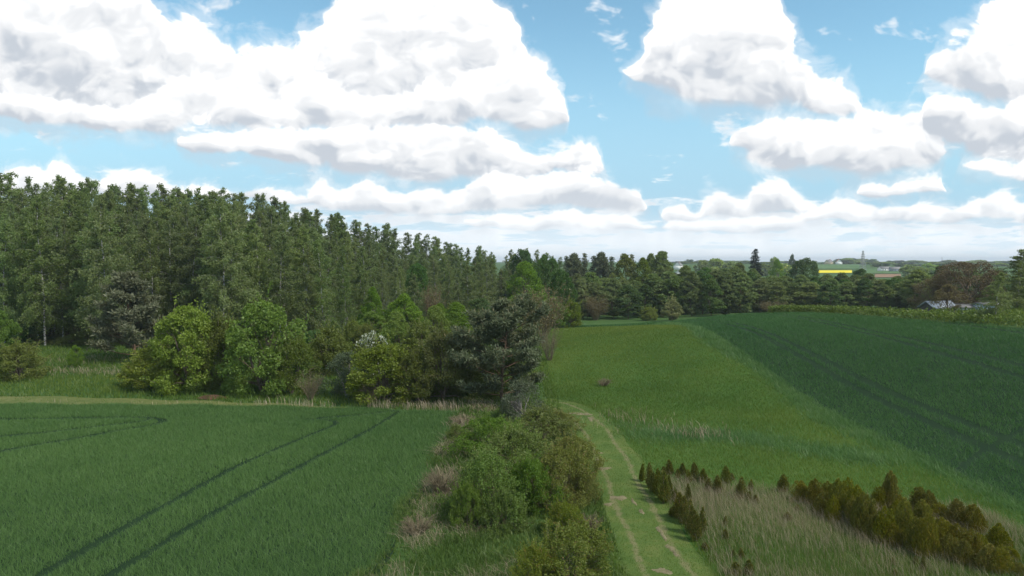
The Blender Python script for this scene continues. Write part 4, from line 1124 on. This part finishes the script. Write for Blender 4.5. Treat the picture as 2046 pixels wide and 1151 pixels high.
# nursery plot: thin dry grass over green
n = 52000
y = 24.5 + 15.5 * r.uniform(0, 1, n) ** 1.1; x = 7.6 + 15 * r.uniform(0, 1, n)
plot = sstep(y, 39.5 - .35 * (x - 7.5), 37.0 - .35 * (x - 7.5)) * sstep(x, 7.5 + .12 * np.maximum(28 - y, 0), 8.4)
k = in_view(x, y) & (r.uniform(0, 1, n) < plot); x, y = x[k], y[k]
dr = .30 + .46 * sstep(y, 28.0, 32.0) + .18 * vnoise(x, y, .7, 54)
isd = r.uniform(0, 1, len(x)) < dr
B = np.stack([x, y, H(x, y)], 1)
blades(ad, B[isd], .55 * (1 + .25 * vnoise(x[isd], y[isd], .6, 55)), .0075, r, .36, (-.22, .05), None, True)
blades(ag, B[~isd], .30, .020, r, .6, (-.1, .05), np.clip(.35 + .3 * vnoise(x[~isd], y[~isd], .8, 56) + r.uniform(-.3, .3, (~isd).sum()), 0, 1), False)
# dry tufts in the damp hollow, reeds along the far crop edge
for (px_, py_, sx_, sy_, cnt) in [(1400, 872, 1.1, .9, 200), (1250, 838, 1.6, 1.3, 110), (1320, 860, 1.6, 1.2, 90), (870, 815, 2.0, .6, 240), (930, 850, .6, 1.6, 260), (895, 960, .5, 2.0, 260),
                                  (140, 745, 3.0, 1.2, 260), (235, 748, 2.5, 1.2, 260), (200, 722, 4.0, 2.0, 260)]:
    c = hit(px_, py_); x = c[0] + r.normal(size=cnt) * sx_; y = c[1] + r.normal(size=cnt) * sy_
    blades(ad, np.stack([x, y, H(x, y)], 1), .55, .03, r, .45, (-.15, 0), None, True)
for (x0, x1, cnt, hh) in [(-21.5, -14.5, 260, .6), (-12, -5.5, 280, .75), (-40, -22, 50, .4), (-6, -3.5, 120, .8)]:
    x = r.uniform(x0, x1, cnt); y = FE(x) + .25 + np.abs(r.normal(size=cnt)) * .45
    k = r.uniform(0, 1, cnt) < .35 + .6 * (vnoise(x, y * 0, 1.1, 57) > -.1); x, y = x[k], y[k]
    blades(ar, np.stack([x, y, H(x, y)], 1), hh, .024, r, .28, (-.12, 0), None, True, .55)
tag(obj('rough_grass', ag.mesh('rough_grass', M['rough'])), 'rough green grass and weeds under the hedge and thujas', 'grass', kind='stuff')
tag(obj('dry_grass', ad.mesh('dry_grass', M['dry'])), 'dry beige grass between the thujas and beside the hedge', 'dry grass', kind='stuff')
tag(obj('dry_reeds', ar.mesh('dry_reeds', M['reed'])), 'pale dry reed stalks along the far edge of the left field', 'reeds', kind='stuff')
eb = blob('earth_bank', 424, 797, 1.15, .5, M['red_earth'], None, .03, .3)
tag(eb, 'bare reddish earth bank below the olive bush at the field edge', 'earth bank')

# ------------------------------------------------------------------ thujas of the old nursery
TD = [thuja(500 + i, M['thuja_dark'], 1.5, .30, 1700, .12, .038, 4, 'flame') for i in range(4)]
TG = [thuja(510 + i, M['thuja'], 1.8, .62, 5200, .12, .040, 10, 'flame') for i in range(4)]
S1 = lambda X, Y: (1260 + X * .218, 900 + Y * .218)
slim = [(110, 290, 135, 44), (170, 350, 125, 60), (205, 390, 210, 60), (245, 430, 180, 60), (300, 500, 200, 90), (350, 240, 100, 62), (300, 245, 160, 46), (475, 235, 130, 54), (430, 270, 180, 40),
        (525, 310, 190, 50), (580, 295, 125, 64), (665, 310, 180, 64), (715, 385, 270, 52), (795, 400, 240, 66), (870, 320, 155, 72), (925, 275, 220, 44), (1015, 455, 260, 76), (1105, 370, 280, 40),
        (1090, 460, 390, 50), (1145, 490, 420, 46), (1400, 385, 235, 88), (1482, 490, 440, 34), (1530, 570, 510, 40), (1440, 650, 580, 64), (405, 475, 370, 56), (445, 640, 400, 96), (400, 610, 520, 70),
        (490, 690, 430, 80), (525, 520, 320, 50), (545, 770, 470, 84), (585, 835, 560, 70), (612, 850, 600, 60), (660, 785, 535, 60), (870, 705, 615, 34), (865, 820, 735, 54), (682, 925, 855, 54),
        (940, 985, 925, 32), (1010, 1005, 905, 46), (960, 1165, 1035, 80), (1085, 1165, 1015, 66), (345, 420, 240, 60), (270, 460, 250, 60)]
THG = {}
for i, (X, B_, T_, W_) in enumerate(slim):
    a, b = S1(X, B_); _, t_ = S1(X, T_)
    if X < 380 and B_ > 280: lab, grp = 'slim dark thuja in the near row beside the track, far half of the row', 'thujas in the far half of the track row'
    elif X < 700 and B_ > 460 and T_ < 700: lab, grp = 'slim dark thuja in the clump beside the track, near half of the row', 'thujas in the near half of the track row'
    elif B_ < 420 and X < 1000: lab, grp = 'slim thuja in the back row of the dry grass plot', 'back row of slim thujas'
    elif B_ < 500 and X < 1300: lab, grp = 'small thuja in the middle of the dry grass plot', 'thujas in the middle of the plot'
    else: lab, grp = None, None
    own = {1400: 'lone stout thuja left of the golden thuja hedge', 1482: 'tiny thuja just below the near end of the golden hedge', 1530: 'faint little thuja in the dry grass below the golden hedge', 1440: 'low bushy thuja alone in the dry grass near the golden hedge',
           870: None, 682: 'knee high thuja at the track edge beyond the clump', 940: 'tiny thuja at the bottom, left of its taller neighbour', 1010: 'slim thuja at the bottom right of the tiny one', 960: 'thuja cut by the bottom edge, left of two', 1085: 'thuja cut by the bottom edge, right of two'}
    if own.get(X): lab, grp = own[X], None
    if lab is None: lab, grp = ('thin half bare thuja standing in the grass right of the clump' if T_ < 700 else 'lower thin thuja in the grass right of the clump'), None
    _b = by_pix('thuja', TD[i % 4], a, t_ - 3, b, wpx=W_ * .218 * 1.4, label=lab, cat='thuja', group=grp)
    if grp: THG.setdefault(grp, []).append((a, _b))
for g_, t_ in (('thujas in the far half of the track row', '{} slim thuja from the left in the far half of the track row'), ('thujas in the near half of the track row', '{} slim thuja from the left in the near clump of the track row'),
               ('back row of slim thujas', '{} slim thuja from the left in the back row of the plot'), ('thujas in the middle of the plot', '{} small thuja from the left in the middle of the dry grass plot')):
    number(THG.get(g_, []), t_)
S2 = lambda X, Y: (1560 + X * .2375, 940 + Y * .2375)
gold = [(170, 265, 100, 150), (290, 305, 85, 140), (390, 310, 105, 120), (350, 385, 190, 140), (480, 390, 85, 160), (560, 335, 75, 120), (640, 430, 140, 150), (720, 565, 225, 190), (690, 505, 200, 150),
        (830, 340, 150, 130), (920, 340, 20, 130), (870, 615, 320, 180), (800, 600, 380, 170), (970, 505, 270, 160), (1040, 625, 250, 150), (1000, 430, 220, 120), (1170, 390, 155, 170), (1240, 410, 180, 140),
        (1190, 570, 265, 180), (1130, 705, 410, 180), (1230, 745, 390, 180), (1330, 440, 285, 140), (1350, 650, 410, 170), (1300, 710, 470, 160), (1470, 490, 255, 170), (1480, 690, 465, 170), (1620, 530, 300, 150),
        (1600, 750, 510, 170), (1680, 710, 555, 140), (1830, 690, 460, 180), (1760, 870, 635, 190), (1850, 880, 645, 180), (1930, 770, 655, 120), (1420, 770, 550, 150), (1540, 810, 590, 150), (2010, 890, 790, 110),
        (600, 470, 230, 130), (440, 440, 220, 120), (940, 660, 460, 140), (1060, 560, 330, 140)]
for i, (X, B_, T_, W_) in enumerate(gold):
    a, b = S2(X, B_); _, t_ = S2(X, T_)
    grp = None
    if (X, T_) == (920, 20): lab = 'tallest golden thuja sticking up above the hedge'
    elif X == 1830: lab = 'pale golden thuja standing behind the hedge near the right edge'
    elif X == 1470: lab = 'rounded golden thuja behind the hedge, left of its twin'
    elif X == 1620 : lab = 'rounded golden thuja behind the hedge, right twin'
    elif X == 1170: lab = 'broad pale thuja bulging above the middle of the golden hedge'
    elif X == 2010: lab = 'last low thuja of the golden hedge at the right edge'
    elif X == 170: lab = 'low dark golden thuja at the left end of the hedge'
    elif X < 700: lab, grp = 'golden thuja in the left third of the dense hedge', 'golden thujas, left third of the hedge'
    elif X < 1280: lab, grp = 'golden thuja in the middle third of the dense hedge', 'golden thujas, middle third of the hedge'
    else: lab, grp = 'golden thuja in the right third of the dense hedge', 'golden thujas, right third of the hedge'
    _b = by_pix('golden_thuja', TG[i % 4], a, t_ - 3, b, wpx=W_ * .2375 * 1.22, label=lab, cat='thuja', group=grp)
    if grp: THG.setdefault(grp, []).append((a, _b))
for w_ in ('left', 'middle', 'right'):
    number(THG[f'golden thujas, {w_} third of the hedge'], '{} golden thuja from the left in the ' + w_ + ' third of the hedge')
for (X, B_, T_, W_, lab) in [(940, 810, 730, 44, 'little two tipped thuja in the grass below the golden hedge'), (1130, 815, 720, 50, 'little thuja left of a pair at the foot of the golden hedge'),
                             (1195, 870, 715, 56, 'small slim thuja right of a pair at the foot of the golden hedge'), (960, 900, 855, 60, 'thuja tip at the bottom edge below the golden hedge')]:
    a, b = S2(X, B_); _, t_ = S2(X, T_)
    by_pix('thuja', TD[1], a, t_, b, wpx=W_ * .2375, label=lab, cat='thuja')

# ------------------------------------------------------------------ currant plantation beyond the crest of the right field
r = np.random.default_rng(61)
ac = Acc(); n = 26000
x = r.uniform(44, 84, n); q_ = r.uniform(0, 1, n); y = RF(x) + .6 + q_ * np.interp(x, [44, 52, 60, 84], [5, 12, 26, 30])
row = np.abs(((y + x * .4) / 2.2) % 1 - .5)
k = (row < .36); x, y = x[k], y[k]
c = np.stack([x, y, H(x, y) + r.uniform(.05, 1.15, len(x)) * (1 + .12 * vnoise(x, y, .8, 62))], 1)
leaves(ac, c, .30, .24, r, np.array([0, 0, .6]), .8)
tag(obj('currant_bushes', ac.mesh('currant_bushes', M['currant'])), 'rows of low currant bushes beyond the right field', 'currant bushes', kind='stuff')

# ------------------------------------------------------------------ sheds among the trees at the right
def box(acc, x0, x1, y0, y1, z0, z1, var=.5):
    v = [(x0, y0, z0), (x1, y0, z0), (x1, y1, z0), (x0, y1, z0), (x0, y0, z1), (x1, y0, z1), (x1, y1, z1), (x0, y1, z1)]
    acc.put(v, [(0, 3, 2, 1), (4, 5, 6, 7), (0, 1, 5, 4), (1, 2, 6, 5), (2, 3, 7, 6), (3, 0, 4, 7)], var)
def gable(acc, x0, x1, y0, y1, z0, zr, over=.25, th=.12):
    """two roof slabs, ridge along x"""
    ym = (y0 + y1) / 2
    for s_, ye in ((-1, y0 - over), (1, y1 + over)):
        v = [(x0 - over, ye, z0), (x1 + over, ye, z0), (x1 + over, ym, zr), (x0 - over, ym, zr)]
        v += [(a, b, c + th) for a, b, c in v]
        acc.put(v, [(0, 3, 2, 1), (4, 5, 6, 7), (0, 1, 5, 4), (1, 2, 6, 5), (2, 3, 7, 6), (3, 0, 4, 7)], .5)
M['white_wall'] = plain_mat('white_render', (.72, .71, .68), .9)
M['metal'] = plain_mat('pale_metal_sheet', (.22, .25, .285), .6, .1)
M['blue_wall'] = plain_mat('pale_blue_boards', (.42, .52, .62), .8)
M['dark_wall'] = plain_mat('dark_boards', (.06, .055, .05), .9)
M['glass'] = plain_mat('window_glass', (.04, .05, .06), .15)
M['roof_red'] = plain_mat('red_roof_tiles', (.30, .11, .07), .85)
M['roof_grey'] = plain_mat('grey_roof', (.20, .19, .18), .8)
M['steel'] = plain_mat('galvanised_steel', (.30, .31, .32), .6, .4)
def building(name, px_, d, wx, wy, hw, hr, wall, roof, label, cat, rot=0.0, wins=2, door=True):
    x, y, z = at(px_, d)
    e = bpy.data.objects.new(name, None); COL.objects.link(e); e.location = (x, y, z); e.rotation_euler = (0, 0, rot)
    tag(e, label, cat)
    a = Acc(); box(a, -wx / 2, wx / 2, -wy / 2, wy / 2, -.5, hw)
    g = [(-wx / 2, -wy / 2, hw), (-wx / 2, wy / 2, hw), (-wx / 2, 0, hr - .02), (wx / 2, -wy / 2, hw), (wx / 2, wy / 2, hw), (wx / 2, 0, hr - .02)]
    a.put(g, [(0, 2, 1), (3, 4, 5)], .5)
    obj('wall', a.mesh('wall', wall), e)
    a = Acc(); gable(a, -wx / 2, wx / 2, -wy / 2, wy / 2, hw, hr); ro = obj('roof', a.mesh('roof', roof), e)
    if hr > 5:
        a = Acc(); box(a, wx * .2, wx * .2 + .6, -.3, .3, hr - .6, hr + .9); obj('chimney', a.mesh('chimney', M['roof_red']), ro)
    for k_ in range(wins):
        cx_ = -wx / 2 + wx * (k_ + .7) / (wins + .4 + (1 if door else 0))
        a = Acc(); box(a, cx_ - .45, cx_ + .45, -wy / 2 - .03, -wy / 2 + .02, hw * .40, hw * .78); wn = obj('window', a.mesh('window', M['glass']), e)
        a = Acc()
        for q0, q1, z0_, z1_ in ((-.55, -.45, .36, .82), (.45, .55, .36, .82), (-.45, .45, .36, .40), (-.45, .45, .78, .82)):
            box(a, cx_ + q0, cx_ + q1, -wy / 2 - .06, -wy / 2 + .02, hw * z0_, hw * z1_)
        obj('frame', a.mesh('frame', M['white_wall']), wn)
    if door:
        a = Acc(); box(a, wx * .30, wx * .30 + .9, -wy / 2 - .04, -wy / 2 + .02, 0, min(2.0, hw * .85)); obj('door', a.mesh('door', M['dark_wall']), e)
    return e
building('garden_shed', 1876, 117, 4.6, 3.0, 1.2, 2.3, M['dark_wall'], M['metal'], 'low shed with a pale slanted metal roof left of the brown tree', 'shed', R(14), 1)
building('garden_hut', 1934, 118, 4.6, 3.0, 1.5, 2.0, M['white_wall'], M['roof_grey'], 'white walled hut under the large brown tree', 'hut', R(-8), 2)
building('garden_shed', 1976, 116, 3.2, 2.6, 1.9, 2.3, M['blue_wall'], M['roof_grey'], 'pale blue shed right of the white hut', 'shed', R(6), 1)

# ------------------------------------------------------------------ far land: fields, houses, tree lines, pylon
M['rape'] = ground_mat('rape_in_flower', [(.3, (.55, .46, .02)), (.6, (.72, .60, .03)), (.8, (.80, .70, .06))], .02, .2, 1.0)
M['far_green'] = ground_mat('far_green_crop', [(.3, (.06, .12, .04)), (.7, (.10, .17, .06))], .02, .2, 1.0)
M['plough'] = ground_mat('ploughed_soil', [(.3, (.20, .12, .07)), (.7, (.30, .19, .12))], .03, .2, 1.0)
M['straw'] = ground_mat('pale_stubble', [(.3, (.40, .34, .22)), (.7, (.52, .45, .30))], .03, .2, 1.0)
def far_field(name, p0, p1, y0, y1, mat):
    U_, V_ = uvgrid(16, 16)
    Yq = y0 + V_ * (y1 - y0); Pq = p0 + U_ * (p1 - p0); Xq = (Pq - 1023) / FPX * Yq
    tag(sheet(name, Xq, Yq, mat, .35), kind='structure')
far_field('rape_field', 1634, 1702, 655, 722, M['rape'])
far_field('rape_field', 1548, 1592, 690, 905, M['rape'])
far_field('far_green_field', 1620, 1720, 760, 1000, M['far_green'])
far_field('far_green_field', 1720, 1860, 640, 760, M['far_green'])
far_field('ploughed_field', 1748, 1800, 560, 625, M['plough'])
far_field('stubble_field', 1380, 1500, 560, 640, M['straw'])
FAR = [broad(600 + i, 12.0, 5.0, M['leaf_far'], M['bark'], 'round', .05, 46, 26, .32, 1.5, 1.25, inner=.4) for i in range(4)]
FARD = [broad(610 + i, 12.0, 4.6, M['leaf_dark'], M['bark'], 'round', .05, 46, 26, .32, 1.5, 1.25, inner=.4) for i in range(3)]
FARG = [broad(620, 12.0, 4.6, M['leaf_grey'], M['bark'], 'ovate', .05, 46, 26, .32, 1.5, 1.25, inner=.4)]
r = np.random.default_rng(71)
HORI = np.array([(1100, 521), (1340, 521), (1400, 519), (1460, 520), (1560, 523), (1640, 524), (1665, 520), (1700, 516), (1760, 521), (1850, 522), (1900, 521), (2000, 521), (2080, 520)], float)
for row, (d0, d1, add, step) in enumerate([(820, 930, 7, 22), (1080, 1200, 3, 14), (1400, 1600, 0, 11)]):
    p = 1330.0 if row else 1750.0
    while p < 2075:
        d = r.uniform(d0, d1)
        tp = np.interp(p, HORI[:, 0], HORI[:, 1]) + add + r.uniform(-2.5, 3.5)
        sp_ = r.uniform()
        pr = FAR[r.integers(0, 4)] if sp_ < .55 else (FARD[r.integers(0, 3)] if sp_ < .85 else FARG[0])
        by_pix('far_tree', pr, p, tp, y=d, wpx=r.uniform(16, 30) * (1.25 if row == 0 else 1), label=['distant tree in the nearest belt of the far landscape', 'distant tree in the middle belt towards the horizon', 'tiny tree on the horizon line'][row],
               cat='tree', group=['far trees, nearest belt', 'far trees, middle belt', 'far trees on the horizon'][row])
        p += step * r.uniform(.7, 1.5)
for (px_, tp, d, wp, pr, lab) in [(1582, 509, 640, 18, FARG[0], 'pale grey green tree standing alone above the left rape field'), (1545, 514, 700, 20, FAR[1], 'light green tree far behind the spruce'),
                                  (1430, 517, 640, 34, FAR[0], 'light sunlit tree on the far slope left of the spruce'), (1402, 521, 650, 30, FAR[2], 'sunlit yellow green tree on the far slope near the stubble'),
                                  (1460, 522, 620, 34, FAR[3], 'sunlit round tree just left of the spruce'), (1528, 527, 600, 28, FAR[1], 'sunlit green tree right behind the spruce'), (1566, 527, 560, 30, FAR[0], 'sunlit tree at the foot of the left rape field'),
                                  (1815, 530, 560, 36, FAR[2], 'sunlit tree beyond the ploughed patch'), (1860, 526, 600, 34, FAR[3], 'sunlit yellow green tree left of the brown tree top'), (1838, 533, 480, 34, FAR[1], 'light green tree below the thin mast')]:
    by_pix('far_tree', pr, px_, tp, y=d, wpx=wp, label=lab, cat='tree')
building('farm_house', 1676, 985, 9, 8, 3.5, 7.5, M['white_wall'], M['roof_red'], 'white gabled house on the far hill left of the pylon', 'house', R(70), 2)
building('farm_house', 1656, 1000, 8, 8, 3.2, 6.8, M['straw'], M['roof_grey'], 'smaller beige house left of the white gabled house', 'house', R(20), 2)
building('farm_house', 1356, 760, 10, 8, 4.0, 8.0, M['white_wall'], M['roof_grey'], 'white house above the trees right of the poplars', 'house', R(60), 2)
building('barn', 1362, 600, 9, 6, 3.0, 5.0, M['white_wall'], M['roof_grey'], 'pale barn below the white house', 'barn', R(30), 2)
building('barn', 1768, 700, 12, 6, 2.6, 4.6, M['white_wall'], M['roof_grey'], 'long white barn right of the pylon', 'barn', R(10), 3)
building('barn', 1788, 690, 9, 6, 2.6, 4.6, M['metal'], M['roof_grey'], 'grey barn at the right end of the long white one', 'barn', R(-12), 2)
# lattice pylon
def bar(acc, a, b, t_=.16):
    tube(acc, np.array([a, b], float), [t_, t_], 4)
x, y, z = at(1724, 700)
hp = height_to(1724, 501, 700, z)
e = bpy.data.objects.new('electricity_pylon', None); COL.objects.link(e); e.location = (x, y, z); e.rotation_euler = (0, 0, R(25))
tag(e, 'grey lattice electricity pylon above the far fields', 'pylon')
a = Acc(); wq = lambda t: 2.2 * (1 - t) ** 1.2 + .35
lv = np.linspace(0, 1, 10)
for sx_, sy_ in ((1, 1), (1, -1), (-1, 1), (-1, -1)):
    for t0, t1 in zip(lv[:-1], lv[1:]):
        bar(a, (sx_ * wq(t0), sy_ * wq(t0), t0 * hp), (sx_ * wq(t1), sy_ * wq(t1), t1 * hp), .2)
obj('legs', a.mesh('legs', M['steel']), e)
a = Acc()
for t0, t1 in zip(lv[:-1], lv[1:]):
    for s_ in (1, -1):
        bar(a, (-wq(t0), s_ * wq(t0), t0 * hp), (wq(t1), s_ * wq(t1), t1 * hp), .12); bar(a, (wq(t0), s_ * wq(t0), t0 * hp), (-wq(t1), s_ * wq(t1), t1 * hp), .12)
        bar(a, (s_ * wq(t0), -wq(t0), t0 * hp), (s_ * wq(t1), wq(t1), t1 * hp), .12)
obj('bracing', a.mesh('bracing', M['steel']), e)
for t0, l_ in ((.70, 3.4), (.82, 2.8), (.93, 2.0)):
    a = Acc()
    bar(a, (-l_, 0, t0 * hp), (l_, 0, t0 * hp), .14); bar(a, (-l_, 0, t0 * hp), (0, 0, (t0 + .05) * hp), .1); bar(a, (l_, 0, t0 * hp), (0, 0, (t0 + .05) * hp), .1)
    obj('crossarm', a.mesh('crossarm', M['steel']), e)
x, y, z = at(1882, 900); hm = height_to(1882, 513, 900, z)
a = Acc(); tube(a, [(0, 0, -.3), (0, 0, hm * .5), (0, 0, hm)], [.35, .25, .15], 6)
o = obj('radio_mast', a.mesh('radio_mast', M['steel']), None, (x, y, z)); tag(o, 'thin mast on the horizon above the brown tree', 'mast')
a = Acc(); box(a, -.6, .6, -.08, .08, hm * .86, hm * .885); obj('antenna', a.mesh('antenna', M['steel']), o)

# ------------------------------------------------------------------ air
a = Acc(); box(a, -7300, 7300, -60, 9600, -12, 62)
hm_ = bpy.data.materials.new('haze'); hm_.use_nodes = True; hm_.node_tree.nodes.clear()
hb = NB(hm_.node_tree); ho = hb.node('ShaderNodeOutputMaterial'); pv = hb.node('ShaderNodeVolumePrincipled')
pv.inputs['Color'].default_value = (.80, .88, .96, 1); pv.inputs['Density'].default_value = .00016; pv.inputs['Anisotropy'].default_value = .1
hm_.node_tree.links.new(pv.outputs[0], ho.inputs['Volume'])
tag(obj('haze', a.mesh('haze', hm_)), 'thin pale haze over the far fields', 'haze', kind='stuff')
